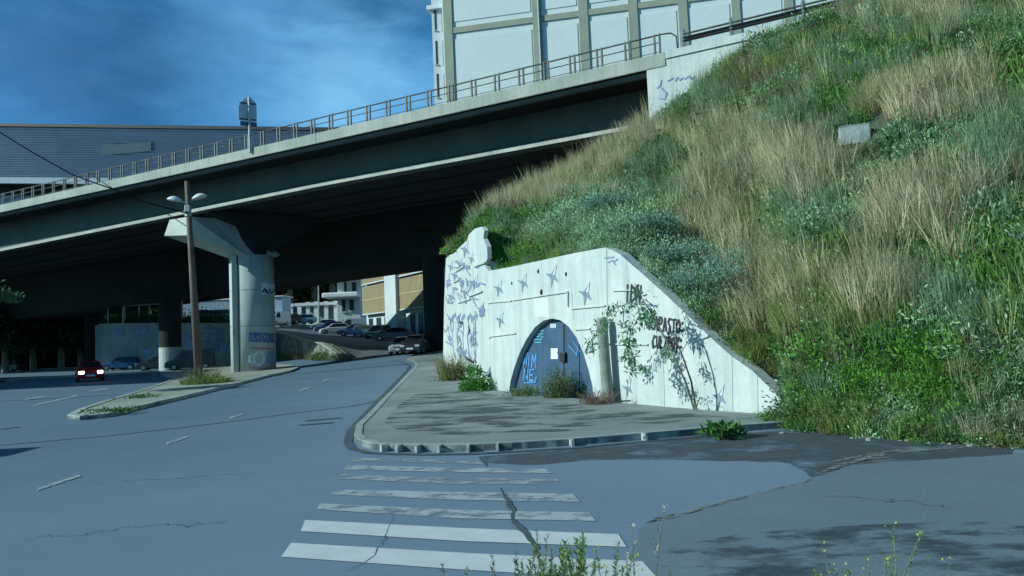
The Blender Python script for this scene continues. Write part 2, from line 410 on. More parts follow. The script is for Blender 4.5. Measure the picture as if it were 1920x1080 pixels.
# kerb paint ticks
tk = thing('kerb_paint', 'short white paint ticks across the sidewalk kerb above the zebra crossing', 'road marking', G(880, 846))
for px in (756, 790, 833, 886, 934, 1072, 1207, 722):
    bi = min(range(1, len(kl)-1), key=lambda i_: abs(proj(kl[i_])[0]-px)+(0 if kl[i_].y < 15.5 else 999)); p0 = kl[bi]; d = (kl[bi+1]-kl[bi-1]); d.z = 0; d.normalize(); nn = Vector((-d.y, d.x, 0))
    c = p0+nn*.07; MB().box((c.x, c.y, .066), (.05, .20, .127), (d, nn, Vector((0, 0, 1)))).build('paint_tick', paint_mat('tick_paint', (.5, .53, .52), .36, .52, 12), tk)
# island
IS = [(126, 785), (150, 788), (200, 783), (300, 758), (360, 744), (430, 726), (500, 708), (545, 698), (560, 692), (548, 686), (520, 684), (440, 687), (395, 691), (345, 697), (300, 704), (330, 712), (300, 723), (250, 740), (195, 757), (150, 772)]
io, _ = slab('traffic_island', IS, ISLAND, .10); tag(io, kind='structure')
mb = MB(); strip(mb, fineline(IS[:9], 10), .30, -.2, .13, 1); tag(mb.build('island_kerb', KERBL), kind='structure')
mb = MB(); strip(mb, fineline(IS[14:]+[IS[0]], 10), .22, -.2, .125, 1); tag(mb.build('island_kerb', KERBL), kind='structure')
# far kerb beyond the red car
mb = MB(); strip(mb, fineline([(10, 716), (60, 711), (140, 706), (230, 702), (300, 698)], 10), 1.3, -.2, .13, 1); tag(mb.build('median_kerb', KERB), kind='structure')
mb = MB(); strip(mb, fineline([(0, 690), (70, 693), (150, 690)], 10), 1.0, -.2, .13, 1); tag(mb.build('far_kerb', KERB), kind='structure')

# sheets on the road
def sheet(name, pxs, m, dz, step=14, label=None, cat=None, kind=None, group=None, jit=0.0):
    line = []
    n = len(pxs)
    for i in range(n):
        a = pxs[i]; b = pxs[(i+1) % n]; k = max(1, int(math.hypot(b[0]-a[0], b[1]-a[1])/step))
        for j in range(k):
            q = G(a[0]+(b[0]-a[0])*j/k, a[1]+(b[1]-a[1])*j/k, dz)
            if jit: q.x += random.uniform(-jit, jit); q.y += random.uniform(-jit, jit)
            line.append(q)
    return tag(drape(name, line, m, dz), label, cat, group, kind)
sheet('dark_asphalt_patch', [(1200, 988), (1300, 955), (1400, 930), (1500, 905), (1560, 882), (1640, 860), (1760, 852), (1900, 848), (2150, 850), (2300, 1150), (1150, 1150)], ASPH2, .003, kind='structure', jit=.015)
sheet('damp_gutter', [(900, 856), (1070, 843), (1205, 832), (1330, 818), (1475, 806), (1700, 815), (1900, 835), (1900, 852), (1600, 872), (1520, 895), (1480, 868), (1250, 862), (1120, 862), (1000, 872), (900, 868)],
      paint_mat('damp_dark', (.050, .062, .072), .36, .56, .8, dirt=(.07, .085, .095)), .0048, kind='structure', jit=.03)
sheet('pavement_shadow_streaks', [(780, 745), (880, 738), (1000, 760), (1150, 772), (1400, 795), (1330, 803), (1100, 818), (900, 826), (760, 825), (720, 800), (750, 765)],
      paint_mat('shadow_streak_dark', (.075, .095, .105), .50, .60, 1.5, (.45, 1.1, 1)), .116, kind='structure')  # streaks of cast shadow on the sidewalk, painted as a dark sheet
sheet('road_stain', [(1240, 1030), (1400, 1000), (1620, 985), (1920, 975), (2100, 1080), (2100, 1140), (1240, 1120)], paint_mat('stain_road', (.05, .072, .09), .47, .66, 1.5, (.8, 1.6, 1)), .009, kind='structure')
# pale rim of dust along the patch edge
mb = MB(); dl = fineline([(1230, 978), (1400, 930), (1500, 905), (1560, 880), (1620, 862), (1700, 856)], 12); ribbon(mb, dl, .10, .014)
tag(mb.build('patch_seam', paint_mat('dust', (.26, .28, .27), .46, .6, 3)), kind='structure')
mb = MB(); dl = fineline([(1560, 872), (1660, 850), (1800, 838), (1910, 832)], 12); ribbon(mb, dl, .28, .016)
tag(mb.build('gravel_line', paint_mat('dust2', (.30, .30, .28), .47, .6, 6)), kind='structure')
mb = MB(); sl = fineline([(-60, 842), (0, 835), (200, 818), (400, 795), (560, 774), (660, 762), (720, 750)], 12)
ribbon(mb, sl, .09, .008); tag(mb.build('road_seam', TAR), kind='structure')
ck = fineline([(903, 862), (912, 874)], 6)
def crack(pxs, ws, name='road_crack', wob=.03):
    line = fineline(pxs, 7); n = len(line); m_ = MB()
    w = [(ws[0]+(ws[1]-ws[0])*math.sin(math.pi*min(1, i/(n-1)*1.0)))*random.uniform(.5, 1.4) for i in range(n)]
    _w = [0, 0]
    for p in line:
        _w = [_w[0]*.85+random.gauss(0, wob*.5), _w[1]*.85+random.gauss(0, wob*.5)]; p.x += _w[0]; p.y += _w[1]
    ribbon(m_, line, w, .0095); return tag(m_.build(name, TAR), kind='structure')
crack([(935, 915), (950, 940), (968, 975), (990, 1002), (1003, 1022), (1010, 1050)], (.012, .07))
crack([(898, 857), (905, 866), (913, 876)], (.02, .05))
crack([(1210, 982), (1235, 974), (1260, 965)], (.01, .06))
crack([(180, 905), (300, 899), (470, 889)], (.006, .014), wob=.10); crack([(60, 1010), (230, 990), (460, 972)], (.006, .012), wob=.10); crack([(860, 765), (1010, 768), (1180, 777)], (.008, .018), wob=.08); crack([(1540, 930), (1680, 941), (1800, 955)], (.006, .012), wob=.08); crack([(640, 1075), (700, 1040), (730, 1000), (742, 960)], (.004, .010), wob=.03)
for k, (a, b, c, d) in enumerate([(572, 790, 640, 784), (560, 798, 625, 793), (0, 806, 36, 801)]):
    m_ = MB(); ribbon(m_, fineline([(a, b), (c, d)], 8), .16, .018); tag(m_.build('tar_patch', TAR), kind='structure')

# markings
PA = paint_mat('zebra_paint', (.62, .66, .67), .18, .34, 3.5)
PB = paint_mat('faded_zebra_paint', (.42, .47, .50), .38, .52, 2.6, (.8, 1.3, 1))
PC = paint_mat('very_faded_zebra_paint', (.36, .41, .44), .42, .56, 2.6, (.8, 1.3, 1))
zc = thing('zebra_crossing', 'white zebra crossing stripes on the asphalt, the farther ones worn away', 'road marking', G(850, 950))
def quad(pts, m, name, parent, dz=.012):
    line = []
    n = len(pts)
    for i in range(n):
        a = pts[i]; b = pts[(i+1) % n]; k = max(1, int(math.hypot(b[0]-a[0], b[1]-a[1])/30))
        for j in range(k): line.append(G(a[0]+(b[0]-a[0])*j/k, a[1]+(b[1]-a[1])*j/k, dz))
    o = link_mesh(name, line, [tuple(range(len(line)))], m, parent)
    return o
for pts, m in [([(546, 1019), (870, 1038), (1205, 1054), (1228, 1080), (1236, 1092), (860, 1069), (527, 1045)], PA),
               ([(572, 976), (860, 991), (1160, 1003), (1175, 1027), (870, 1016), (564, 997)], PA),
               ([(600, 945), (860, 957), (1105, 962), (1118, 978), (860, 973), (594, 956)], PB),
               ([(628, 919), (1075, 927), (1088, 942), (850, 938), (620, 928)], PB),
               ([(641, 890), (850, 897), (1045, 899), (1058, 909), (850, 908), (634, 899)], PC),
               ([(650, 873), (850, 878), (1022, 880), (1034, 888), (850, 886), (644, 881)], PB),
               ([(661, 859), (800, 862), (905, 867), (915, 872), (800, 868), (655, 865)], PC)]:
    quad(pts, m, 'stripe', zc, .0075)
LM = paint_mat('lane_paint', (.38, .43, .46), .36, .52, 4)
dash = [((68, 922), (152, 894), (148, 891), (72, 916)), ((312, 835), (355, 820), (352, 818), (312, 830)), ((432, 786), (458, 777), (455, 776), (430, 783)),
        ((563, 734), (582, 729), (580, 727), (563, 731)), ((604, 717), (618, 713), (617, 711), (604, 715)), ((44, 752), (84, 745), (82, 743), (46, 749)), ((62, 762), (148, 743), (144, 741), (64, 759)), ((170, 735), (205, 730), (203, 728), (170, 733))]
wh = ['longest and nearest lane dash in the lower left of the asphalt', 'lane dash up the road from the longest one', 'short lane dash level with the tip of the traffic island', 'tiny lane dash right of the island kerb',
      'tiniest lane dash close to the underpass mouth', 'short lane dash left of the island in the far lane', 'long thin lane dash beside the island tip', 'small lane dash nearest the red car']
for d_, l_ in zip(dash, wh):
    o = quad(d_, LM, 'lane_dash', None, .012 if d_[0][1] > 760 else .02); tag(o, l_, 'road marking', 'white lane dashes')

# ------------------------------------------------------------------ overpass
ZT = 15.3
epx = [(-250, 438), (0, 388), (160, 350), (330, 309), (470, 275), (640, 238), (770, 207), (900, 175), (1100, 132), (1275, 97)]
E0 = []
for a, b in epx:
    r = ray(a, b); y = (ZT-2)/r.z; E0.append((r.x*y, y))
E0 = np.array(E0); cf = np.polyfit(E0[:, 0], E0[:, 1], 2)
def edge_xy(x):
    d = np.polyval(np.polyder(cf), x); t = Vector((1, d, 0)).normalized(); nin = Vector((-t.y, t.x, 0))   # inward (away from camera)
    return Vector((x, float(np.polyval(cf, x)), 0)), t, nin
XEND = 7.85                                # the deck stops at the abutment
stations = list(np.linspace(-95, XEND, 70))
def sect(x, n, z):
    e, t, nin = edge_xy(x); q = e+nin*n; q.z = z; return q
def sweep(name, prof, m, parent, xs=stations, zf=None):
    """prof: list of (n, z) closed section swept along the deck edge"""
    mb = MB(); k = len(prof); vs = []
    for x in xs:
        for (n, z) in prof: vs.append(sect(x, n, z if zf is None else zf(x, z)))
    fs = [tuple(range(k))[::-1], tuple((len(xs)-1)*k+j for j in range(k))]
    for i in range(len(xs)-1):
        for j in range(k): fs.append((i*k+j, i*k+(j+1) % k, (i+1)*k+(j+1) % k, (i+1)*k+j))
    mb.add(vs, fs); return mb.build(name, m, parent)
ov = thing('overpass', 'long concrete overpass rising in a curve over the road, dark beneath, on a round pier', 'overpass', G(476, 697))
W = 15.0
seg = lambda a, b, k: list(np.linspace(a, b, k))
joints = [-95, -52, -30.8, -12, XEND]
for a, b in zip(joints, joints[1:]):
    sweep('fascia', [(0, ZT), (.32, ZT), (.32, 14.75), (.02, 14.64), (0, 14.68)], CONC, ov, seg(a+.015, b-.015, 20))
sweep('fascia', [(W, ZT), (W-.32, ZT), (W-.32, 14.75), (W, 14.66)], CONC, ov)
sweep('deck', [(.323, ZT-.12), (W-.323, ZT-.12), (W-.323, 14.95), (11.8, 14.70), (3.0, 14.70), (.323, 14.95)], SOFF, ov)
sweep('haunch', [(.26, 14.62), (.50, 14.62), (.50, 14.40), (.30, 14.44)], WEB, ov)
ZB = 12.12
def zb_(x): return 12.6 if x > -14 else 12.6-(-14-x)*.020
def bot(x, z): return z if z > 14 else z-ZB+zb_(x)
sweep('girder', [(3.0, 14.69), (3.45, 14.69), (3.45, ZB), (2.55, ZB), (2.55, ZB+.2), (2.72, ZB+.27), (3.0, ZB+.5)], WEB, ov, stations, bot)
sweep('flange', [(2.535, ZB-.005), (2.535, ZB+.205), (2.70, ZB+.285), (2.56, ZB-.005)], mat('flange_concrete', (.50, .49, .43), (.36, .37, .33), .6, .9, .2, 8, streak=.3), ov, stations, bot)
for n0 in (6.4, 9.6, 12.4):
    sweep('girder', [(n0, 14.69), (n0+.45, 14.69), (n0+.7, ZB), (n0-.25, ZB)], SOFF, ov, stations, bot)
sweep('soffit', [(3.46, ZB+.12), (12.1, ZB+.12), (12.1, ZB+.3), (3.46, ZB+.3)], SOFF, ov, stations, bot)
# pier + cap
pc = G(476, 697); pr = pc.y*40/FPX
pe, ptan, pin = edge_xy(pc.x)
for it in range(40):
    xx = pc.x+(it-20)*.5
    e, t, nn = edge_xy(xx)
    if abs((pc-e).dot(t)) < .4: pe, ptan, pin = e, t, nn
pz = 2+(650-481)/FPX*pc.y
mb = MB(); n = 40
mb.tube([(pc.x, pc.y, pc.z-.4), (pc.x, pc.y, pz)], pr, 40); pier = mb.build('pier', PIERC, ov)
for p_ in pier.data.polygons: p_.use_smooth = len(p_.vertices) == 4
view = (Vector((pc.x, pc.y, 0))-Vector((0, 0, 0))).normalized(); vr = Vector((view.y, -view.x, 0))
rc = pc-vr*(pr*.72)-view*(pr*.44)
MB().box((rc.x, rc.y, (pz+pc.z-.4)/2), (.55, 1.1, pz-pc.z+.36), (vr, view, Vector((0, 0, 1)))).build('rib', PIERC, ov, bevel=.03)
dc = pc-vr*(pr*.62)-view*(pr*.80)
MB().tube([(dc.x, dc.y, pc.z-.2), (dc.x, dc.y, pz)], .06, 10).build('drain_pipe', DARKM, ov)
for zz in (3.6, 6.4):
    MB().tube([(pc.x, pc.y, zz), (pc.x, pc.y, zz+.03)], pr+.012, 40).build('formwork_joint', WEB, ov)
# hammerhead cap: thin at its tips, deep over the pier
TIP = (pc-pe).dot(pin)-2.45; open('/tmp/dbg.txt', 'w').write(str((TIP, pc, pz, pe, pin)))
tipp = min(((abs(proj(sect(x_, 2.5, 11.5))[0]-352), x_) for x_ in np.linspace(-40, -15, 400)))[1]
tipp = sect(tipp, 2.5, 0); cdir = (pc-tipp); cdir.z = 0; TIP = cdir.length; cdir.normalize(); ctan = Vector((cdir.y, -cdir.x, 0))
def cp(u, v, z): q = pc-cdir*u+ctan*v; q.z = z; return q
hw = 1.7
top = zb_(pc.x-2)-.03
dL, dR = sect(min((abs(proj(sect(x_, 2.5, 11))[0]-310), x_) for x_ in np.linspace(-45, -10, 400))[1], 2.56, 0).y, sect(min((abs(proj(sect(x_, 2.5, 11))[0]-393), x_) for x_ in np.linspace(-45, -10, 400))[1], 2.56, 0).y
TBL = P(308, 442, dL); TTL = P(318, 412, dL); EB = P(356, 441, dR-.2); ET = P(356, 406, dR-.2); TR = P(393, 409, dR+1.6); PBL = P(431, 485, pc.y-1.0); PTL = Vector((PBL.x, PBL.y, top)); PB2 = P(468, 484, pc.y-1.7); PBR = P(523, 480, pc.y+.5); PTR = P(525, 477, pc.y+.6)
MB().add([TBL, TTL, EB, ET, TR, PBL, PTL, PB2, PBR, PTR, PBL+cdir*3], [(0, 2, 3, 1), (0, 1, 6, 5), (0, 5, 7, 2), (2, 7, 3), (3, 7, 4), (4, 7, 9), (7, 8, 9), (5, 10, 8, 7), (1, 3, 4, 9, 6), (6, 9, 8, 10), (5, 6, 10)]).build('pier_cap', PIERC, ov)
MB().tube([(pc.x, pc.y, pz+.01), (pc.x, pc.y, top)], pr*.8, 24).build('shaded_pier_head', SOFF, ov)  # shaded top of the pier, its shade put into the dark colour
vs = []
for u, zb in ((TIP-1.2, top-.15), (1.2, top-.9), (-1.25, pz+.3), (-TIP, top-.6)):
    for v in (-hw+.05, hw-.06): vs += [cp(u, v, top+.02), cp(u, v, zb)]
fs = [(0, 1, 3, 2), (12, 14, 15, 13)]
for i in range(3):
    k = i*4; fs += [(k, k+4, k+5, k+1), (k+2, k+3, k+7, k+6), (k+1, k+5, k+7, k+3), (k, k+2, k+6, k+4)]
MB().add(vs, fs).build('shaded_cap_part', SOFF, ov)  # right and back of the cap, with their shade put into the colour
# pier graffiti wraps on the cylinder surface
def cyl_pt(a, z, off): # a = fraction across the visible face, -1..1
    ang = math.asin(max(-.999, min(.999, a))); q = pc+vr*(math.sin(ang)*(pr+off))-view*(math.cos(ang)*(pr+off)); q.z = z; return q
def cyl_stroke(parent, name, pts, w, m, off=.012, label=None):
    # pts in pixels on the pier face
    c0 = proj((pc.x, pc.y, 4))
    d = (pc-CAM).dot(_F); half = pr*FPX/d; mb = MB(); P2 = []
    for (a, b), (c, e) in zip(pts, pts[1:]):
        k = max(1, int(math.hypot(c-a, e-b)/2))
        P2 += [(a+(c-a)*i/k, b+(e-b)*i/k) for i in range(k)]
    P2.append(pts[-1]); q3 = []
    for (a, b) in P2:
        z = 2+((629+.043*(960-a))-b)/FPX*(pc.y-pr*.7); cx = 476-(697-b)*.036
        q3.append(cyl_pt((a-cx)/half, z, off))
    vs = []
    for i, q in enumerate(q3):
        dd = (q3[min(i+1, len(q3)-1)]-q3[max(i-1, 0)]).normalized(); rad = Vector((q.x-pc.x, q.y-pc.y, 0)).normalized(); s = dd.cross(rad)*w/2
        vs += [q-s, q+s]
    mb.add(vs, [(2*i, 2*i+1, 2*i+3, 2*i+2) for i in range(len(q3)-1)])
    o = mb.build(name, m, parent)
    if label: o['label'] = label
    return o
SIG = PALEP
cyl_stroke(ov, 'poster', [(486, 541), (511, 542)], .95, SIG, .02, 'pale poster with black writing pasted on the round pier')
for s in ([(488, 549), (492, 541), (496, 549)], [(494, 543), (501, 551)], [(500, 541), (504, 549), (509, 542)]):
    cyl_stroke(ov, 'poster_lettering', s, .13, BLACKP, .034)
cyl_stroke(ov, 'graffiti', [(466, 632), (512, 634)], .75, paint_mat('g_blue', (.10, .15, .30), .38, .52, 5), .014)
cyl_stroke(ov, 'graffiti', [(466, 652), (513, 655)], .12, PINKP, .018)
cyl_stroke(ov, 'graffiti', [(498, 670), (513, 671)], 1.0, BLUEP, .016)
cyl_stroke(ov, 'graffiti', [(484, 659), (477, 664), (475, 673), (479, 682), (486, 684), (492, 677), (493, 667), (488, 660), (484, 659)], .20, PALEP, .024)
cyl_stroke(ov, 'graffiti', [(475, 665), (468, 667), (468, 677), (474, 679)], .14, PALEP, .024)
for s in ([(470, 640), (472, 626), (478, 640)], [(482, 642), (486, 622), (490, 642)], [(495, 640), (497, 626), (501, 640)]):
    cyl_stroke(ov, 'graffiti', s, .10, BLUEP, .026)
cyl_stroke(ov, 'graffiti', [(466, 689), (512, 691)], .10, PINKP, .018)

# abutment with its wing wall, and the end block of the fascia
ab = thing('abutment_wall', 'whitewashed abutment wall at the right end of the overpass rising out of the grassy slope', 'wall', sect(XEND, .3, 8))
xs2 = seg(XEND-1.0, 30, 26)
def hit_e(px, py):                         # point of the edge plane (n=0) seen at a pixel
    best = None
    for x in np.linspace(-95, 45, 1401):
        e, t, nn = edge_xy(x); a = (e.x/e.y*1.0)
        q = proj((e.x, e.y, 10)); dd = abs(q[0]-(px+(py-200)*-.04))
        if best is None or dd < best[0]: best = (dd, x)
    return best[1]
sweep('wing_wall', [(.05, ZT-.32), (.55, ZT-.32), (.55, 2), (.05, 2)], WALLC, ab, seg(hit_e(1222, 170), 34, 22))
sweep('coping', [(-.03, ZT+.04), (.6, ZT+.04), (.6, ZT-.317), (-.03, ZT-.317)], WALLC, ab, seg(XEND+.02, 34, 22))
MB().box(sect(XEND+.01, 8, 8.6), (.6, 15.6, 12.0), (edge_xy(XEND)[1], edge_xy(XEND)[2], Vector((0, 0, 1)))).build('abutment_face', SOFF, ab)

# railing on the deck edge: pairs of posts with three rails
rl = thing('bridge_railing', 'rusty grey steel railing of paired posts and thin rails along the overpass edge', 'railing', sect(-20, .2, ZT))
acc = 0; stp = []; x = XEND-.35
while x > -80:
    stp.append(x); e1, t1, _ = edge_xy(x); x -= 1.52*t1.x
for i, x in enumerate(stp):
    mb = MB(); e1, t1, n1 = edge_xy(x)
    for o_ in (-.13, .13):
        q = e1+t1*o_+n1*.16
        mb.box((q.x, q.y, ZT+.50), (.085, .09, 1.0), (t1, n1, Vector((0, 0, 1))))
        mb.box((q.x, q.y, ZT+.012), (.14, .14, .024), (t1, n1, Vector((0, 0, 1))))
        mb.box((q.x, q.y, ZT+1.03), (.03, .04, .09), (t1, n1, Vector((0, 0, 1))))
    mb.build('post', STEEL, rl)
for zz, rr in ((.98, .040), (.60, .026), (.14, .018)):
    MB().tube([sect(x, .16, ZT+zz) for x in np.linspace(stp[-1], XEND-.2, 60)]+([sect(XEND+.25, .16, ZT+.93), sect(XEND+.48, .16, ZT+.7), sect(XEND+.5, .16, ZT+.04)] if zz > .9 else []), rr, 6).build('rail', STEEL, rl)
# guardrail on the approach
gr = thing('guardrail', 'steel guardrail on thick posts along the approach road above the slope', 'guardrail', sect(10, .3, ZT))
pts = [sect(x, .3, ZT+.78) for x in np.linspace(XEND+.7, 34, 20)]
mb = MB(); mb.tube(pts, .05, 8); mb.build('rail', STEEL, gr)
vs = []
for q in pts:
    vs += [q+Vector((0, 0, -.12)), q+Vector((-.03, -.08, -.18)), q+Vector((0, 0, -.26)), q+Vector((-.03, -.08, -.34)), q+Vector((0, 0, -.40)), q+Vector((.02, .04, -.26))]
k = 6; MB().add(vs, [(i*k+j, i*k+(j+1) % k, (i+1)*k+(j+1) % k, (i+1)*k+j) for i in range(len(pts)-1) for j in range(k)]).build('beam', DARKM, gr)
for x in (XEND+.75, 10.55, 13.3, 16.0, 18.8, 21.6, 24.4):
    q = sect(x, .34, ZT); MB().box((q.x, q.y, ZT+.5), (.16, .16, .96)).box((q.x, q.y, ZT+1.01), (.07, .07, .1)).build('post', GALV, gr)

rp = [(-95, 37, 13.2), (-46.5, 41, 13.2), (-52, 62, 13.2), (-100, 75, 13.2)]
MB().prism([Vector(p_) for p_ in rp], Vector((0, 0, -1.3))).build('unseen_shadow_ramp', CONC, ov)  # added slab out of view, shaped to shade the left of the road
for (x_, y_) in ((-60, 46), (-64, 58), (-84, 50)): MB().tube([(x_, y_, -.3), (x_, y_, 11.9)], 1.0, 24).build('pier', PIERC, ov)  # made-up supports under the added slab, also out of view
# lower viaduct behind, also dark
rv = thing('rear_viaduct', 'lower dark viaduct behind the overpass sloping down to the left on two round piers', 'overpass', G(320, 694))
def zr(x, z): return 8.75+(x+8.1)*.039
xs3 = seg(-140, 10, 50)
FR = [(W+.4, 9.3), (W+10, 9.3), (W+10, 6.4), (W+.4, 6.4)]
def lindir(x, n):   # straight continuation so the rear deck keeps its width
    e, t, nin = edge_xy(-20); q = e+t*(x+20)/t.x+nin*n; return q
vs = []
for x in xs3:
    for (n, z) in FR:
        q = lindir(x, n); q.z = zr(q.x, z) if z < 7 else (14.6 if n < W+1 else 12.2); vs.append(q)
fs = [(0, 1, 2, 3), tuple(len(vs)-4+j for j in range(4))[::-1]]+[(i*4+j, i*4+(j+1) % 4, (i+1)*4+(j+1) % 4, (i+1)*4+j) for i in range(len(xs3)-1) for j in range(4)]
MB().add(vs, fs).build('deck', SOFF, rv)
for (a, b, rad, zt_) in ((320, 694, 1.05, 8), (178, 692, 1.15, 8), (818, 660, .9, 10.5)):
    q = G(a, b) if a != 818 else P(818, 668, 62)
    o = MB().tube([(q.x, q.y, q.z-.5), (q.x, q.y, q.z+2.3)], rad+.02, 24).build('pier_base', PIERC if a == 320 else SOFF, rv, smooth=False)  # one foot pale as if sunlit, shade above it painted by dark material
    MB().tube([(q.x, q.y, q.z+2.3), (q.x, q.y, zt_)], rad, 24).build('pier', SOFF, rv)
    MB().box((q.x, q.y, zt_-.3), (6 if a != 818 else 3, 2.2, 1.2)).build('pier_cap', SOFF, rv)

# ------------------------------------------------------------------ front retaining wall with the arched door
W1 = G(925, 737); W2 = G(1470, 787); W0 = G(832, 684); W1.z = W2.z = 0
wt = (W2-W1).normalized(); wn = Vector((wt.y, -wt.x, 0))        # towards camera-left
if wn.dot(CAM-W1) < 0: wn = -wn
def WP(px, py, off=0.0): return on_plane(px, py, W1+wn*off, wn)
vt = (W1-W0); vt.z = 0; vt.normalize(); vn = Vector((vt.y, -vt.x, 0))
if vn.dot(CAM-W1) < 0: vn = -vn
def VP(px, py, off=0.0): return on_plane(px, py, W1+vn*off, vn)
rw = thing('retaining_wall', 'whitewashed stepped retaining wall with painted birds, black scrawls and an arched doorway', 'wall', W1)
ARCH = [(953, 742), (957, 715), (964, 690), (974, 662), (987, 636), (1003, 613), (1019, 601), (1035, 597), (1050, 600), (1066, 612), (1081, 633), (1094, 662), (1104, 695), (1111, 725), (1114, 747)]
OUT = [(1472, 790), (1471, 752), (1452, 735), (1410, 695), (1372, 668), (1340, 640), (1290, 592), (1240, 545), (1205, 514), (1185, 497), (1163, 477), (1150, 470), (1134, 464), (1080, 474), (1020, 487), (960, 500), (922, 508)]
zcor = min((abs(proj((W1.x, W1.y, z_))[1]-508), z_) for z_ in np.linspace(3, 8, 500))[1]
CT = Vector((W1.x, W1.y, float(zcor)))
poly = [Vector((W1.x, W1.y, 0))]+[WP(a, b) for a, b in ARCH]+[WP(a, b) for a, b in OUT[:-1]]+[CT]
for q in (poly[0], poly[1], poly[15], poly[16]): q.z = -.1
link_mesh_ = MB().prism(poly, -wn*.35).build('front_wall', WALLC, rw)
ow = [(832, 690), (831, 660), (833, 560), (836, 484), (843, 478), (850, 476), (862, 463), (876, 450), (879, 440), (890, 429), (903, 425), (908, 432), (906, 447), (913, 462), (914, 484), (909, 497)]
poly = [VP(a, b) for a, b in ow]; poly = [Vector((W1.x, W1.y, -.1))]+poly
poly[1].z = min(poly[1].z, 0)-.2
# keep the shared corner clean
poly.append(CT+vn*.001)
MB().prism(poly, -vn*.16).build('side_wall', WALLC, rw)
# capping course on the sloping top
def capbar(pxs, pl, n, w, h, name='coping'):
    mb = MB()
    for a, b in zip(pxs, pxs[1:]):
        p, q = pl(*a), pl(*b); mb.bar(p-n*(w/2-.05)+Vector((0, 0, h/2-.03)), q-n*(w/2-.05)+Vector((0, 0, h/2-.03)), w, h)
    return mb.build(name, WALLC, rw)
def ledge(a, b, pl, n, th=.035, pr_=.05):
    p, q = pl(*a), pl(*b); MB().bar(p+n*(pr_/2-.01), q+n*(pr_/2-.01), pr_+.02, th, n.cross((q-p).normalized())).build('ledge', WALLC, rw)
for a, b in [((912, 568), (960, 564)), ((962, 563), (1066, 547)), ((1072, 579), (1136, 573)), ((911, 632), (968, 625)), ((1080, 618), (1108, 616)), ((1142, 645), (1216, 646)), ((1066, 547), (1066, 575)), ((1150, 545), (1185, 544)), ((1300, 640), (1330, 630))]:
    ledge(a, b, WP, wn)
for a, b in [((855, 510), (872, 499)), ((852, 530), (862, 524)), ((880, 556), (906, 546)), ((860, 568), (884, 560)), ((890, 500), (912, 492))]:
    ledge(a, b, VP, vn, .05, .08)
for a, b in [((1137, 470), (1140, 640)), ((1372, 668), (1374, 780)), ((1072, 550), (1076, 600)), ((1243, 650), (1246, 770)), ((1420, 705), (1421, 785))]:
    ledge(a, b, WP, wn, .025, .012)
# weathered holes with dark edges
for a, b, r_ in [(1016, 548, .07), (1010, 509, .05), (1062, 514, .05), (1152, 732, .06), (960, 531, .04)]:
    c = WP(a, b, .004); MB().blob(c, (r_, r_*.5, r_*1.4), 8, 5).build('weep_hole', BLACKP, rw)
# recessed threshold, jamb lining and door
dn = .22
def DP(px, py, off=0): return on_plane(px, py, W1-wn*(dn-off), wn)
dpoly = [q-wn*dn for q in [WP(a, b) for a, b in ARCH]]
e_ = (dpoly[-1]-dpoly[0]).normalized()
door = MB().prism([dpoly[0]-e_*.25+Vector((0, 0, 0))]+[q+(q-(dpoly[0]+dpoly[-1])/2).normalized()*.12 for q in dpoly[1:-1]]+[dpoly[-1]+e_*.25], -wn*.06)
door = door.build('door', mat('door_paint', (.045, .10, .18), (.035, .075, .13), 1.5, .55, .1, 6, streak=.25, fine=.08), rw); door['label'] = 'blue grey steel double door with pale graffiti in the arch'
def dbox(a, b, c, d, th, m, name, par=door, off=.005):
    ps = [DP(a, b, off), DP(c, b, off), DP(c, d, off), DP(a, d, off)]
    return MB().prism(ps, wn*th).build(name, m, par)
dbox(1056.5, 601, 1058.5, 746, .01, DARKM, 'door_gap')
dbox(1032, 607, 1043, 615, .012, PALEP, 'door_plate')
for yy in (608.5, 611, 613.5): dbox(1033, yy, 1042, yy+.8, .016, BLUEP, 'plate_lettering')
dbox(1033, 653, 1046, 673, .006, WHITE, 'paper_notice')
dbox(1054, 662, 1063, 678, .10, DARKM, 'lock_box'); dbox(1047, 660, 1062, 662.5, .06, STEEL, 'hasp')
dbox(985, 601, 987, 745, .02, mat('door_trim', (.06, .10, .18), None, 2, .5), 'door_rib'); dbox(1085, 630, 1086.5, 746, .02, MATS['door_trim'], 'door_rib')
st = [DP(955, 744, .5), DP(1116, 750, .5), DP(1116, 750), DP(955, 744)]
# white keystone patch over the arch
ps = [WP(1002, 560, .004), WP(1027, 558, .004), WP(1030, 594, .004), WP(1003, 594, .004)]
MB().add(ps, [(0, 1, 2, 3)]).build('whitewash_patch', mat('patch_white', (.62, .62, .59), (.56, .57, .55), 2, .8), rw)

# strokes on a plane ------------------------------------------------
def strokes(lines, pl, n, w, m, name, parent, off=.012, jit=.0, label=None):
    mb = MB()
    for ln in lines:
        pts = [pl(a+random.uniform(-jit, jit), b+random.uniform(-jit, jit), off) for a, b in ln]
        for i in range(len(pts)-1):
            d = (pts[i+1]-pts[i]); 
            if d.length < 1e-5: continue
            d.normalize(); s = d.cross(n).normalized(); ww = w*random.uniform(.8, 1.15)/2
            a = pts[i]-d*w*.3; b = pts[i+1]+d*w*.3; lift = n*(random.random()*.004)
            mb.add([a-s*ww+lift, a+s*ww+lift, b+s*ww*.9+lift, b-s*ww*.9+lift], [(0, 1, 2, 3)])
    o = mb.build(name, m, parent)
    if label: o['label'] = label
    return o
def circ(n=9, a0=0, a1=360, rx=.45, ry=.5): return [(.45+rx*math.cos(R(a0+(a1-a0)*i/n)), .5+ry*math.sin(R(a0+(a1-a0)*i/n))) for i in range(n+1)]
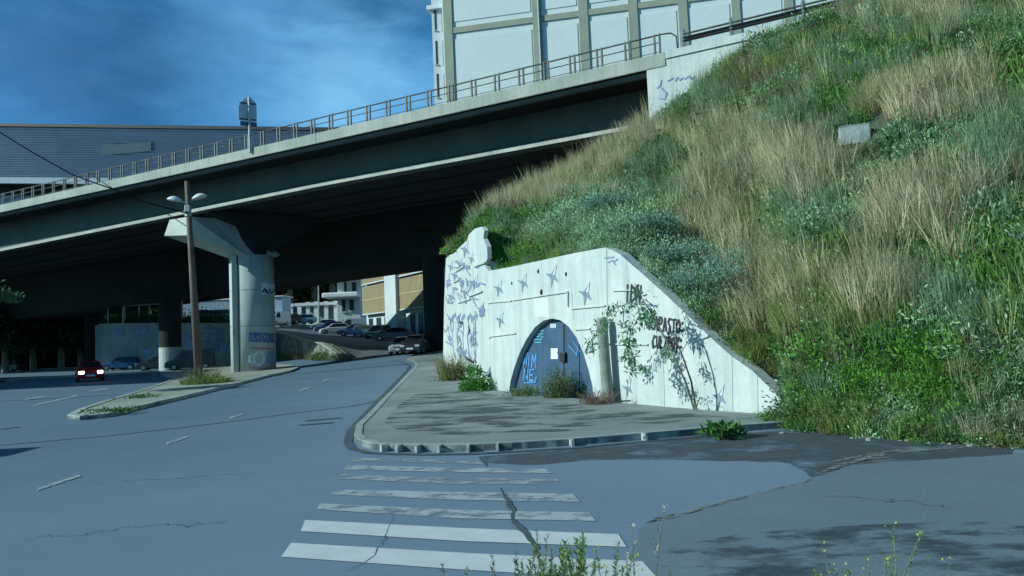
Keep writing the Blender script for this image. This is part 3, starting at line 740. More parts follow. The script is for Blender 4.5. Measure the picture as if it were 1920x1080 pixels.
GL = {'P': [[(0, 1), (.05, 0), (.6, 0), (.85, .2), (.7, .45), (.05, .55)]], 'R': [[(0, 1), (.05, 0), (.6, 0), (.85, .2), (.7, .45), (.05, .5), (.9, 1)]],
      'A': [[(0, 1), (.45, 0), (.85, 1)], [(.15, .65), (.75, .62)]], 'S': [[(.85, .05), (.35, .0), (.05, .25), (.75, .6), (.7, .9), (.1, 1.15)]],
      'T': [[(0, .05), (.95, 0)], [(.45, 0), (.4, 1)]], 'O': [circ()], 'C': [[(.85, .1), (.4, 0), (.05, .45), (.3, 1), (.85, .85)]], 'U': [[(0, 0), (.05, .75), (.4, 1), (.75, .8), (.85, 0)]],
      'L': [[(0, 0), (.05, 1), (.75, .95)]], 'Y': [[(0, 0), (.45, .5), (.9, 0)], [(.45, .5), (.35, 1.2)]], ':': [[(.2, .25), (.5, .15)], [(.25, .8), (.6, .75)]],
      'I': [[(.3, 0), (.35, 1)]], 'D': [[(0, 1), (0, 0), (.7, .25), (.8, .7), (0, 1)]], 'N': [[(0, 1), (0, 0), (.75, 1), (.8, 0)]], 'M': [[(0, 1), (.1, 0), (.45, .6), (.8, 0), (.9, 1)]],
      'W': [[(0, 0), (.2, 1), (.45, .3), (.7, 1), (.9, 0)]], 'H': [[(0, 0), (0, 1)], [(.8, 0), (.8, 1)], [(0, .5), (.8, .5)]], 'E': [[(.8, 0), (0, 0), (0, 1), (.8, 1)], [(0, .5), (.6, .5)]],
      'K': [[(0, 0), (0, 1)], [(.8, 0), (0, .5), (.8, 1)]], 'B': [[(0, 0), (0, 1), (.7, .9), (.75, .6), (0, .5), (.65, .35), (.6, .05), (0, 0)]]}
def word(txt, x, y, w, h, dx, dy):
    out = []
    for i, c in enumerate(txt):
        for ln in GL[c]: out.append([(x+dx*i+a*w+b*h*-.05, y+dy*i+b*h) for a, b in ln])
    return out
strokes(word('RAPASTO:', 1219, 593, 7.0, 24, 8.3, 1.2), WP, wn, .062, BLACKP, 'graffiti', rw, jit=.5, label='black spray writing RAPASTO on the sloping part of the wall')
strokes(word('CULTPOY:', 1224, 630, 5.6, 22, 7.2, .6), WP, wn, .062, BLACKP, 'graffiti', rw, jit=.5, label='black spray writing CULTPOY below the first line')
strokes(word('IDN', 1174, 534, 10, 32, 10, .8), WP, wn, .08, BLACKP, 'graffiti', rw, jit=.8, label='short black spray tag high on the wall')
strokes([[(1190, 568), (1200, 564), (1206, 567)], [(1184, 576), (1192, 572), (1198, 580)], [(1212, 575), (1222, 572), (1232, 576)], [(1133, 484), (1150, 482)], [(1140, 492), (1148, 488), (1154, 496)], [(1152, 490), (1158, 486)]],
        WP, wn, .04, BLUEP, 'graffiti', rw, label='faint blue grey scribbles near the wall top')
# painted birds / stars
def bird(cx, cy, s, pl, n, mir=1, name='painted_bird'):
    s *= 1.2
    out = [(-.62, -.22), (-.12, -.20), (.36, -1.0), (.24, -.05), (.48, .55), (.08, .26), (-.10, .95), (-.2, .1)]
    ps = [pl(cx+a*s*mir, cy+b*s, .008) for a, b in out]; c = pl(cx, cy, .008)
    MB().add([c]+ps, [(0, i+1, (i+1) % 8+1) for i in range(8)]).build(name, BLUEG, rw)
    d = [(-.62, -.22), (-.10, -.12), (.04, .0), (.02, .22), (-.10, .95), (-.2, .1)]
    ps = [pl(cx+a*s*mir, cy+b*s, .013) for a, b in d]; MB().add(ps, [tuple(range(6))]).build(name, mat('dark_blue_grey', (.12, .15, .20), (.25, .30, .34), 9, .8), rw)
    ps = [pl(cx+a*s*mir, cy+b*s, .013) for a, b in [(.02, -.15), (.30, -.9), (.2, -.12)]]; MB().add(ps, [(0, 1, 2)]).build(name, PALEP, rw)
for a, b, s, m_ in [(935, 541, 15, 1), (981, 530, 16, 1), (1036, 518, 19, 1), (1098, 551, 20, 1), (938, 600, 14, 1), (1177, 728, 16, 1), (1313, 655, 16, 1), (1349, 745, 21, 1)]:
    bird(a, b, s, WP, wn, m_)
for a, b, s in [(872, 468, 15), (853, 516, 13), (890, 530, 14), (872, 548, 13), (847, 556, 13), (902, 580, 13), (905, 588, 9), (845, 500, 10), (862, 495, 11), (884, 485, 10), (846, 600, 10), (915, 700, 12), (840, 533, 9)]:
    bird(a, b, s, VP, vn)
big = []
for x0 in (848, 857, 866, 876, 886):
    big += [[(x0, 594+random.uniform(-4, 4)), (x0+3, 612), (x0, 632), (x0+3, 660)], [(x0, 598), (x0+6, 590)], [(x0+2, 662), (x0+7, 672)]]
strokes(big, VP, vn, .20, paint_mat('g_pale_blue', (.22, .28, .46), .30, .46, 6), 'graffiti', rw, jit=1.2, label='tall blue lettering on the side wall')
strokes([[(860, 594), (862, 604), (868, 606)], [(884, 592), (884, 604)], [(878, 612), (881, 620), (878, 626)], [(882, 634), (890, 636)], [(864, 646), (864, 668)], [(871, 660), (872, 670), (888, 680), (889, 672)], [(891, 600), (892, 668)]], VP, vn, .13, BLACKP, 'graffiti', rw, .02)
strokes([[(843, 598), (846, 622)], [(838, 590), (844, 600)], [(836, 640), (850, 650)], [(838, 610), (842, 632), (850, 640)]], VP, vn, .12, BLUEP, 'graffiti', rw, .02, jit=1)
strokes([[(845, 608), (847, 622)]], VP, vn, .14, PINKP, 'graffiti', rw, .024)
sg_ = []
for k in range(46):
    x0, y0 = random.uniform(836, 905), random.uniform(490, 672)
    if x0 > 893 and y0 < 520: continue
    sg_.append([(x0+random.uniform(-6, 6), y0+random.uniform(-9, 9)) for _ in range(random.choice((3, 4, 5)))])
strokes(sg_[:26], VP, vn, .10, BLUEG, 'graffiti', rw, .02); strokes(sg_[26:], VP, vn, .07, BLUEP, 'graffiti', rw, .024)
# door graffiti
strokes(word('WIM', 981, 662, 9, 26, 8.5, 1), DP, wn, .05, SKYP, 'graffiti', door, .02, label='light blue tall lettering on the left door leaf')
strokes(word('NE', 983, 692, 9, 20, 11, 1)+[[(983, 718), (1004, 716), (1006, 706)]], DP, wn, .05, SKYP, 'graffiti', door, .02)
strokes([[(978, 682), (1004, 697)]], DP, wn, .02, BLACKP, 'graffiti', door, .03)
strokes(word('ABE', 1000, 620, 6, 12, 7.5, 0)+[[(1002, 636), (1016, 637)], [(1003, 642), (1015, 642)], [(997, 622), (999, 632), (1002, 640)]], DP, wn, .035, TEALP, 'graffiti', door, .02, label='small teal tag high on the left door leaf')
strokes([[(1066, 648), (1082, 665)], [(1074, 640), (1088, 660)], [(1084, 652), (1080, 668)]], DP, wn, .03, SKYP, 'graffiti', door, .02)
# scribbles on the abutment wall: sits on the deck-edge plane
ae, at_, an_ = edge_xy(9.5)
def AP(px, py, off=0): return on_plane(px, py, ae+an_*(.045-off), an_)
strokes([[(1232, 165), (1238, 160), (1240, 150)], [(1240, 165), (1250, 175), (1246, 186), (1236, 184)], [(1252, 152), (1262, 146)], [(1266, 152), (1270, 144), (1274, 150), (1280, 146)], [(1284, 148), (1292, 142), (1296, 148), (1302, 143)]], AP, -an_, .07, BLUEP, 'graffiti', ab, .02)

# ------------------------------------------------------------------ grassy slope
def back(q, n, k=.3): return q-n*k
Bc = [back(VP(836, 487), vn, .4), back(VP(850, 480), vn), back(VP(876, 458), vn), back(VP(906, 452), vn), back(WP(924, 512), wn), back(WP(1020, 491), wn), back(WP(1134, 470), wn), back(WP(1205, 520), wn), back(WP(1290, 600), wn),
      back(WP(1340, 648), wn), back(WP(1410, 705), wn), back(WP(1466, 762), wn, .4)]
for px, py in [(1490, 806), (1600, 818), (1720, 826), (1830, 834), (1930, 842), (2060, 856), (2250, 880), (2500, 930)]:
    q = G(px, py); q.z = -.05; Bc.append(q)
Tc = [P(838, 474, 40), P(858, 447, 39.2), P(900, 402, 38.6), P(950, 378, 38.2), P(1000, 356, 38), P(1050, 336, 37.8), P(1110, 302, 37.6), P(1180, 258, 37.6), P(1222, 222, 37.4)]
def onE(px, py):
    q = on_plane(px, py, ae+an_*.0, an_)
    for _ in range(6):
        e, t, nn = edge_xy(q.x); q = on_plane(px, py, e-nn*.05, nn)
    return q
for px, py in [(1290, 186), (1350, 132), (1400, 98), (1450, 70), (1500, 52), (1560, 24)]: Tc.append(onE(px, py))
for x in (15.5, 18.5, 22, 27, 34):
    Tc.append(sect(x, -.1, ZT+.25))
def resample(c, n):
    c = [Vector(p) for p in c]; k = len(c)-1; out = []
    for i in range(n):
        t = i/(n-1)*k; j = min(k-1, int(t)); f = t-j; out.append(c[j].lerp(c[j+1], f))
    return out
NS, NT = 150, 60
assert abs(len(Bc)-len(Tc)) < 6, (len(Bc), len(Tc))
Bs = resample(Bc, NS); Ts = resample(Tc, NS)
from mathutils import noise as mn
HP = np.zeros((NT+1, NS, 3))
for i in range(NS):
    s = i/(NS-1)
    for j in range(NT+1):
        t = j/NT; q = Bs[i].lerp(Ts[i], t)
        amp = math.sin(math.pi*min(1, t*1.05)) if t < .95 else 0
        q = q+Vector((0, 0, .35*math.sin(math.pi*t)*sm(.3, .6, s)))
        q.z += amp*(mn.noise(q*.35)*.55+mn.noise(q*1.1)*.18)
        HP[j, i] = q
vs = [tuple(p) for p in HP.reshape(-1, 3)]
fs = [(j*NS+i, j*NS+i+1, (j+1)*NS+i+1, (j+1)*NS+i) for j in range(NT) for i in range(NS-1)]
# earth behind the crest under the deck
k0 = len(vs)
for i in range(NS):
    q = Ts[i]; s = i/(NS-1); vs.append((q.x+7*(1-s), q.y+14, q.z-.3 if s < .45 else q.z-.6))
for i in range(NS-1): fs.append((NT*NS+i, NT*NS+i+1, k0+i+1, k0+i))
hill = link_mesh('hillside', vs, fs, mat('slope_earth', (.045, .065, .035), (.075, .07, .05), .8, .95, .6, 5, fine=.3), smooth=True); tag(hill, kind='structure')
from mathutils.bvhtree import BVHTree
bvh = BVHTree.FromPolygons([Vector(v) for v in vs], fs)
def hill_at(px, py):
    d = ray(px, py).normalized(); h = bvh.ray_cast(CAM, d)
    return h[0]

# -- template plants as numpy arrays (verts, tris, colour)
def unit(v): return v/np.maximum(np.linalg.norm(v, axis=-1, keepdims=True), 1e-6)
def t_grass(n, h, rad, w, lean, c1, c2, seed, droop=.0, tip=None):
    g = np.random.default_rng(seed); a = g.uniform(0, 2*np.pi, n); r = rad*np.sqrt(g.random(n))
    base = np.stack([r*np.cos(a), r*np.sin(a), np.zeros(n)], 1); a2 = a+g.normal(0, .7, n)
    dirh = np.stack([np.cos(a2), np.sin(a2), np.zeros(n)], 1); hh = h*g.uniform(.45, 1.05, n)[:, None]; ln = (lean*g.uniform(.2, 1.3, n))[:, None]
    up = np.array([0, 0, 1.0]); sd = np.stack([-np.sin(a2+g.normal(0, .9, n)), np.cos(a2), np.zeros(n)], 1); sd = unit(sd)*w*g.uniform(.6, 1.3, n)[:, None]
    p1 = base+up*hh*.55+dirh*hh*ln*.42; p2 = base+up*hh*(1-droop*ln)+dirh*hh*ln
    V = np.stack([base-sd/2, base+sd/2, p1-sd*.42, p1+sd*.42, p2-sd*.1, p2+sd*.1], 1).reshape(-1, 3)
    k = np.arange(n)[:, None]*6; F = np.concatenate([k+[0, 1, 3], k+[0, 3, 2], k+[2, 3, 5], k+[2, 5, 4]])
    m = g.random((n, 1)); C = (np.array(c1)*(1-m)+np.array(c2)*m)*g.uniform(.7, 1.25, (n, 1)); C = np.repeat(C, 6, 0)
    if tip is not None: C.reshape(n, 6, 3)[:, 4:] = np.array(tip)*g.uniform(.8, 1.2, (n, 1, 1))
    return V, F, C
def t_leaf(n, rx, h, ls, c1, c2, seed, asp=2.2, shell=.5, up=.35, flower=None):
    g = np.random.default_rng(seed); d = unit(g.normal(0, 1, (n, 3))); d[:, 2] = np.abs(d[:, 2])
    r = (shell+(1-shell)*g.random(n))[:, None]; lob = 1+.28*np.sin(d[:, :1]*7+seed)*np.cos(d[:, 1:2]*6+seed*2)
    p = d*r*lob*np.array([rx, rx, h]); 
    ax = unit(d*np.array([1, 1, .6])+np.array([0, 0, up])+g.normal(0, .55, (n, 3))); o = unit(np.cross(ax, g.normal(0, 1, (n, 3)))); L_ = (ls*g.uniform(.6, 1.4, n))[:, None]
    V = np.stack([p, p+ax*L_*.5+o*L_/asp/2, p+ax*L_, p+ax*L_*.5-o*L_/asp/2], 1).reshape(-1, 3)
    k = np.arange(n)[:, None]*4; F = np.concatenate([k+[0, 1, 2], k+[0, 2, 3]])
    m = g.random((n, 1)); C = (np.array(c1)*(1-m)+np.array(c2)*m)*g.uniform(.7, 1.3, (n, 1))
    if flower is not None:
        idx = g.random(n) < .03; C[idx] = flower
    return V, F, np.repeat(C, 4, 0)
def cat(*parts):
    Vs, Fs, Cs, k = [], [], [], 0
    for V, F, C in parts: Vs.append(V); Fs.append(F+k); Cs.append(C); k += len(V)
    return np.concatenate(Vs), np.concatenate(Fs), np.concatenate(Cs)
def scatter(tmpls, pos, scl, seed, zs=None, tintv=.27):
    """replicate templates at the positions; returns one (V, F, C)"""
    g = np.random.default_rng(seed); which = g.integers(0, len(tmpls), len(pos)); out = []
    for w_, T in enumerate(tmpls):
        idx = np.nonzero(which == w_)[0]
        if len(idx) == 0: continue
        V, F, C = T; n = len(idx); a = g.uniform(0, 2*np.pi, n); s = scl[idx]; zz = s*(zs[idx] if zs is not None else g.uniform(.8, 1.25, n))
        c, s_ = np.cos(a), np.sin(a)
        X = (V[None, :, 0]*c[:, None]-V[None, :, 1]*s_[:, None])*s[:, None]; Y = (V[None, :, 0]*s_[:, None]+V[None, :, 1]*c[:, None])*s[:, None]; Z = V[None, :, 2]*zz[:, None]
        VV = np.stack([X, Y, Z], 2)+pos[idx][:, None, :]
        FF = F[None]+(np.arange(n)*len(V))[:, None, None]
        CC = C[None]*np.array([1.25, 1.28, 1.02])*(1+g.normal(0, tintv, (n, 1, 1)))*(1+g.normal(0, .04, (n, 1, 3)))
        out.append((VV.reshape(-1, 3), FF.reshape(-1, 3), np.clip(CC.reshape(-1, 3), .004, 1)))
    return cat(*out)
def npmesh(name, V, F, C, m=LEAF, parent=None, origin=None):
    me = bpy.data.meshes.new(name)
    if origin is not None: V = V-np.array(origin)
    me.vertices.add(len(V)); me.vertices.foreach_set('co', V.astype(np.float32).ravel())
    me.loops.add(len(F)*3); me.loops.foreach_set('vertex_index', F.astype(np.int32).ravel())
    me.polygons.add(len(F)); me.polygons.foreach_set('loop_start', np.arange(0, len(F)*3, 3, dtype=np.int32))
    ca = me.color_attributes.new('col', 'FLOAT_COLOR', 'POINT'); ca.data.foreach_set('color', np.concatenate([C, np.ones((len(C), 1))], 1).astype(np.float32).ravel())
    me.materials.append(m); me.update(calc_edges=True); o = bpy.data.objects.new(name, me); COL.objects.link(o)
    if parent is not None: o.parent = parent
    elif origin is not None: o.location = origin
    return o
DRY1, DRY2 = (.47, .415, .34), (.27, .24, .19)
TM = {
 'dry': [t_grass(70, 1.0, .22, .013, .50, DRY1, DRY2, i, tip=(.48, .42, .35)) for i in range(5)]+[t_grass(40, 1.25, .25, .014, .35, (.34, .29, .23), (.16, .20, .11), 40+i) for i in range(2)],
 'olive': [t_grass(60, .75, .25, .018, .5, (.10, .17, .05), (.22, .24, .11), 60+i) for i in range(4)],
 'grey': [t_grass(45, .9, .25, .014, .45, (.11, .19, .14), (.20, .245, .19), 80+i) for i in range(3)]+[t_leaf(90, .34, .5, .10, (.10, .18, .13), (.20, .28, .20), 90+i, asp=3.5) for i in range(2)],
 'lush': [t_leaf(170, .36, .34, .080, (.065, .165, .035), (.135, .26, .06), 100+i) for i in range(4)]+[t_grass(40, .5, .25, .022, .6, (.05, .17, .02), (.12, .27, .05), 110)],
 'blue': [t_leaf(190, .42, .55, .085, (.17, .27, .20), (.33, .43, .34), 120+i, asp=3.2, shell=.35) for i in range(5)],
 'brown': [t_leaf(110, .38, .45, .10, (.13, .10, .075), (.24, .19, .14), 140+i, asp=5, shell=.2) for i in range(3)]+[t_grass(50, .7, .3, .012, .7, (.24, .18, .13), (.14, .11, .08), 150+i) for i in range(2)],
 'dark': [t_leaf(150, .4, .42, .09, (.045, .11, .04), (.10, .19, .07), 160+i) for i in range(4)],
}
# what grows where on the slope (patch centre, radii, kind, weight)
ZN = [(905, 440, 60, 60, 'lush', 2.5), (960, 470, 80, 28, 'lush', 4), (1060, 470, 60, 25, 'olive', 2), (940, 392, 60, 25, 'dark', 2.2), (850, 440, 30, 30, 'brown', 2),
      (930, 378, 70, 22, 'dry', 2), (1020, 350, 90, 30, 'dry', 3.5), (1120, 290, 80, 40, 'dry', 3.2), (1190, 240, 60, 35, 'dry', 2.2), (1240, 225, 60, 25, 'brown', 1.6),
      (1120, 400, 130, 55, 'blue', 3.2), (1230, 340, 70, 50, 'grey', 1.6), (1200, 480, 90, 55, 'blue', 2.2), (1310, 520, 90, 75, 'blue', 4.5), (1180, 455, 50, 35, 'brown', 1.1), (1240, 290, 60, 28, 'dark', 1.8), (1290, 590, 60, 30, 'dark', 2),
      (1360, 270, 80, 60, 'dry', 2.2), (1340, 400, 70, 100, 'dry', 2.4), (1510, 320, 85, 55, 'dry', 5), (1420, 150, 90, 55, 'brown', 2.8), (1360, 170, 70, 40, 'grey', 1.4), (1300, 210, 70, 30, 'dark', 1.2),
      (1480, 230, 50, 40, 'grey', 1.2), (1570, 190, 60, 55, 'lush', 2.4), (1640, 80, 40, 50, 'lush', 1.8), (1560, 60, 70, 40, 'dark', 1.5), (1700, 120, 90, 40, 'dark', 2.0), (1750, 190, 120, 45, 'dry', 3.6), (1850, 60, 70, 50, 'dark', 1.6),
      (1740, 30, 120, 30, 'dry', 1.6), (1890, 160, 30, 30, 'lush', 4), (1600, 270, 60, 40, 'dark', 1.0), (1880, 250, 60, 50, 'grey', 1.8), (1700, 300, 110, 40, 'dark', 1.6), (1640, 310, 50, 18, 'brown', 2), (1840, 320, 70, 60, 'grey', 2.6),
      (1720, 400, 75, 60, 'dry', 4.4), (1550, 410, 80, 45, 'blue', 1.8), (1520, 400, 60, 40, 'grey', 1.5), (1580, 460, 50, 30, 'lush', 2.4), (1790, 440, 45, 60, 'dry', 1.6), (1860, 400, 70, 90, 'grey', 1.8), (1880, 500, 70, 110, 'lush', 3.4),
      (1440, 560, 90, 60, 'dry', 4.2), (1400, 520, 60, 50, 'dry', 1.8), (1500, 600, 80, 60, 'olive', 2.4), (1400, 640, 70, 50, 'olive', 3.2), (1440, 690, 70, 40, 'brown', 2.2), (1640, 560, 80, 70, 'dry', 2.4), (1620, 610, 70, 40, 'olive', 1.6), (1730, 560, 60, 60, 'grey', 2.2),
      (1800, 590, 80, 50, 'grey', 2.2), (1620, 680, 110, 50, 'lush', 2.2), (1720, 700, 110, 70, 'lush', 3.6), (1530, 740, 80, 60, 'dark', 2.2), (1600, 770, 120, 40, 'olive', 2.4), (1680, 780, 60, 40, 'blue', 1.4), (1760, 770, 80, 35, 'lush', 2.4),
      (1880, 720, 90, 50, 'dark', 3.6), (1900, 790, 80, 40, 'brown', 1.6), (1860, 650, 60, 50, 'grey', 1.2), (1480, 700, 40, 50, 'grey', 1.6)]
BASEW = {'dry': .12, 'olive': .40, 'grey': .75, 'lush': .40, 'blue': .45, 'brown': .40, 'dark': .80}
kinds = list(BASEW)
# sample the slope by area
A = HP[:-1, :-1]; B_ = HP[:-1, 1:]; Cc = HP[1:, :-1]
area = np.linalg.norm(np.cross(B_-A, Cc-A), axis=2)
cs = (np.arange(NS-1)/(NS-1))
px_c = np.array([[proj(A[j, i])[0] for i in range(NS-1)] for j in range(NT)])
dist = HP[:-1, :-1, 1]; wgt = area*(22/np.maximum(dist, 9))**1.3*np.where(px_c > 2050, .10, 1.0)*np.where(px_c > 2250, 0.2, 1.0)
NPL = 15500
idx = rng.choice(wgt.size, NPL, p=(wgt/wgt.sum()).ravel()); jj, ii = np.unravel_index(idx, wgt.shape)
u, v = rng.random(NPL), rng.random(NPL)
pos = (HP[jj, ii]*((1-u)*(1-v))[:, None]+HP[jj, ii+1]*(u*(1-v))[:, None]+HP[jj+1, ii]*((1-u)*v)[:, None]+HP[jj+1, ii+1]*(u*v)[:, None])
ppx = np.array([proj(p) for p in pos])
blk = hill_at(1603, 262); 
lab = []
for k in range(NPL):
    x, y = ppx[k]; y -= 14
    w = {}
    q = Vector(pos[k])
    for n_, kd in enumerate(kinds):
        w[kd] = BASEW[kd]*max(.02, (1+2.2*mn.noise(q*.55+Vector((n_*17, 3, 5)))))
    for (cx_, cy_, rx, ry, kd, wt_) in ZN:
        d = ((x-cx_)/rx)**2+((y-cy_)/ry)**2
        if d < 3: w[kd] += wt_*math.exp(-d*1.5)*(1.7 if kd == 'blue' else 1)
    if (Vector(pos[k])-blk).length < 1.25 and pos[k][1] < blk.y+.3: lab.append('none'); continue
    if pos[k][2] < 0 : pass
    ks = list(w); p_ = np.array([w[a]**1.45 for a in ks]); lab.append(ks[int(rng.choice(len(ks), p=p_/p_.sum()))])
lab = np.array(lab)
NAMES = {'dry': 'dry_grass', 'olive': 'olive_grass', 'grey': 'grey_brush', 'lush': 'green_weeds', 'blue': 'blue_green_brush', 'brown': 'dead_brush', 'dark': 'dark_undergrowth'}
for kd in kinds:
    m_ = lab == kd
    if m_.sum() == 0: continue
    sc_ = rng.uniform(.65, 1.2, m_.sum())*(1.05 if kd in ('lush', 'dark', 'blue') else .92)
    tb = np.clip(1-(np.abs(ppx[m_][:, 1]-0)*0), 1, 1)
    # low in front of the wall tops so that the concrete edge stays visible
    near = np.array([1.0 if j > 4 else .6 for j in jj[m_]])
    V, F, C = scatter(TM[kd], pos[m_]-np.array([0, 0, .05]), sc_*near, 5+kinds.index(kd))
    tag(npmesh(NAMES[kd], V, F, C), kind='stuff')
# big straw fans: tall dry clumps that stand out
fans = [(1480, 350, 1.45), (1520, 360, 1.6), (1560, 350, 1.5), (1450, 330, 1.2), (1500, 310, 1.2), (1590, 350, 1.1), (1690, 450, 1.7), (1730, 460, 1.8), (1760, 440, 1.6), (1670, 430, 1.2), (1430, 620, 1.3), (1470, 630, 1.4), (1390, 600, 1.2), (1350, 450, 1.2), (1380, 480, 1.2),
        (1730, 230, 1.4), (1780, 240, 1.4), (1820, 230, 1.2), (1690, 220, 1.1), (1520, 620, 1.2), (1630, 590, 1.3), (1660, 600, 1.2), (1850, 370, 1.4), (1080, 350, 1.2), (1020, 372, 1.2), (980, 385, 1.1), (1130, 320, 1.2), (1180, 290, 1.2), (1195, 235, 1.3), (1215, 240, 1.5)]
ftm = [t_grass(190, 1.0, .42, .012, .75, (.58, .50, .42), (.36, .31, .26), 200+i, droop=.2, tip=(.66, .58, .49)) for i in range(4)]
ftm2 = [t_grass(170, 1.0, .42, .013, .7, (.50, .45, .38), (.26, .28, .21), 210+i, droop=.2) for i in range(3)]
fp = [(hill_at(a, b), s) for a, b, s in fans]; fp = [(p, s*.86) for i_, (p, s) in enumerate(fp) if p and i_ % 4 != 3]
V, F, C = scatter(ftm+ftm2, np.array([p for p, s in fp]), np.array([s for p, s in fp]), 77, tintv=.06)
tag(npmesh('straw_tussocks', V, F, C), kind='stuff')

def plant(name, label, cat_, loc, parts, stems=None, group=None):
    """parts: list of (V,F,C) relative to the base"""
    t = thing(name, label, cat_, loc, group)
    V, F, C = cat(*parts); npmesh('foliage', V, F, C, LEAF, t)
    if stems:
        mb = MB()
        for s_, rad in stems: mb.tube(s_, rad, 6)
        mb.build('stem', STEMM, t, local=True)
    return t
def shift(T, d, s=1.0, zs=1.0): V, F, C = T; return V*np.array([s, s, s*zs])+np.array(d), F, C
def stems_fan(n, h, sp, r=.015, seed=0):
    g = random.Random(seed); o = []
    for _ in range(n):
        a = g.uniform(0, 6.28); o.append(([(0, 0, -.05), (math.cos(a)*sp*.4, math.sin(a)*sp*.4, h*.5), (math.cos(a)*sp, math.sin(a)*sp, h*g.uniform(.8, 1))], [r, r*.8, r*.4]))
    return o
BL1, BL2 = (.17, .27, .20), (.33, .43, .34)
shr = [(1320, 565, 1.15, 1.1, 'large blue green shrub just above the sloping wall top right of the black writing'), (1265, 510, .9, .9, 'rounded blue green shrub left of the largest shrub over the wall'), (1375, 520, .85, .8, 'blue green shrub on the slope right of the largest shrub and below the dry grass'),
       (1225, 450, .8, .75, 'blue green shrub a little up the slope from the peak of the retaining wall'), (1140, 405, .9, .7, 'wide feathery blue green shrub in the middle of the bank left of the straw')]
for k, (a, b, rx, h, l_) in enumerate(shr):
    q = hill_at(a, b)
    T = [t_leaf(1500, rx, h, .085, BL1, BL2, 300+k, asp=3.0, shell=.45)]
    for m_ in range(7):
        an = m_*.9+k; T.append(shift(t_leaf(420, rx*.5, h*.5, .08, BL1, (.20, .36, .30), 320+k*9+m_, asp=3.2, shell=.4), (math.cos(an)*rx*.7, math.sin(an)*rx*.7, h*.35*random.uniform(.6, 1.5))))
    plant('shrub', l_, 'shrub', q, T, stems_fan(6, h*.8, rx*.5, .025, k), 'blue green shrubs on the slope')
for k, (a, b, rx, h, l_) in enumerate([(1885, 180, .55, .6, 'bright green leafy bush near the upper right of the slope'), (1582, 470, .5, .5, 'bright green bush below the pale straw tussocks'), (1560, 215, .6, .7, 'bright green bush on the slope left above the grey concrete block')]):
    q = hill_at(a, b)
    plant('green_bush', l_, 'bush', q, [t_leaf(900, rx, h, .10, (.06, .18, .025), (.13, .30, .05), 400+k, shell=.4)], stems_fan(5, h*.7, rx*.5, .02, k), 'bright green bushes on the slope')
q = hill_at(1603, 268)
bk = thing('concrete_block', 'weathered grey concrete block lying on the upper slope among the grass', 'block', q)
MB().box((0, 0, .18), (.80, .45, .52), (Vector((.93, -.36, 0)), Vector((.36, .93, 0)), Vector((0, 0, 1)))).build('block_body', mat('old_block', (.36, .40, .40), (.22, .26, .26), 2.5, .9, .4, 12), bk, local=True, bevel=.03)
MB().box((0, 0, .455), (.805, .455, .03), (Vector((.93, -.36, 0)), Vector((.36, .93, 0)), Vector((0, 0, 1)))).build('block_cap', mat('old_block'  , (.36, .4, .4)), bk, local=True, bevel=.01)
for k, (a, b, l_) in enumerate([(1424, 66, 'bushy plant growing under the guardrail beam on the abutment top'), (1530, 34, 'green bush where the guardrail meets the slope')]):
    q = hill_at(a, b+30)
    if q: plant('green_bush', l_, 'bush', q, [t_leaf(700, .8, 1.0, .12, (.07, .15, .07), (.16, .26, .14), 440+k, shell=.3)], stems_fan(4, .8, .4, .02, k), 'bushes along the guardrail')
# rubble lying on the bank
for k, (a, b, s_, l_) in enumerate([(1340, 193, .30, 'pale stone lying near the top of the bank below the abutment'), (975, 487, .35, 'rounded pale stone on the grass just above the wall left of its peak'), (1640, 298, .5, 'broad buff stone beside the bare earth under the concrete block'), (1195, 492, .25, 'small buff stone at the sloping wall top')]):
    q = hill_at(a, b)
    if q: tag(MB().blob((0, 0, .08), (s_, s_*.7, s_*.5), 9, 6, .18).build('stone', ROCK, loc=q, smooth=True), l_, 'stone', 'stones on the bank')
# fringe along the foot of the slope, and litter
n = 900; tt = rng.random(n); bp = []
foot = [G(a, b) for a, b in [(1462, 792), (1475, 800), (1600, 812), (1720, 821), (1830, 828), (1930, 836), (2060, 850), (2250, 875)]]
for k in range(n):
    t = tt[k]*(len(foot)-1); j = min(len(foot)-2, int(t)); q = foot[j].lerp(foot[j+1], t-j); bp.append((q.x+rng.normal(0, .18), q.y+rng.normal(.12, .28), .0))
bp = np.array(bp); lk = rng.choice(3, n, p=[.45, .35, .2])
for k, (kd, nm) in enumerate([('dark', 'foot_undergrowth'), ('lush', 'foot_weeds'), ('brown', 'foot_dead_brush')]):
    m_ = lk == k; V, F, C = scatter(TM[kd], bp[m_], rng.uniform(.25, .6, m_.sum()), 500+k); tag(npmesh(nm, V, F, C), kind='stuff')
n = 260; gp = []
for k in range(n):
    t = rng.random()*(len(foot)-1); j = min(len(foot)-2, int(t)); q = foot[j].lerp(foot[j+1], t-j); gp.append((q.x+rng.normal(0, .2), q.y-abs(rng.normal(0, .35)), .01))
mb = MB()
for q in gp: mb.blob(q, random.uniform(.012, .05), 5, 4, .3, .6)
tag(mb.build('rubble', ROCK), kind='stuff')
lit = [(1300, 797, 'crumpled white paper on the pavement in front of the painted bird'), (1380, 788, 'white and red litter at the foot of the right end of the wall'), (1070, 765, 'white stone on the pavement below the arched door'), (1362, 806, 'white scrap left of the long pale scrap'), (1726, 800, 'white wrapper at the foot of the green bank'),
       (1800, 817, 'white lump on the verge left of the rightmost litter'), (1860, 820, 'white crumpled bag near the right edge of the verge'), (1748, 814, 'small pale scrap on the verge between two larger ones'), (1570, 808, 'pale scrap under the weeds right of the wall end'), (808, 703, 'tiny white cup on the pavement before the side wall'), (1635, 806, 'small white scrap in the weeds at the middle of the verge')]
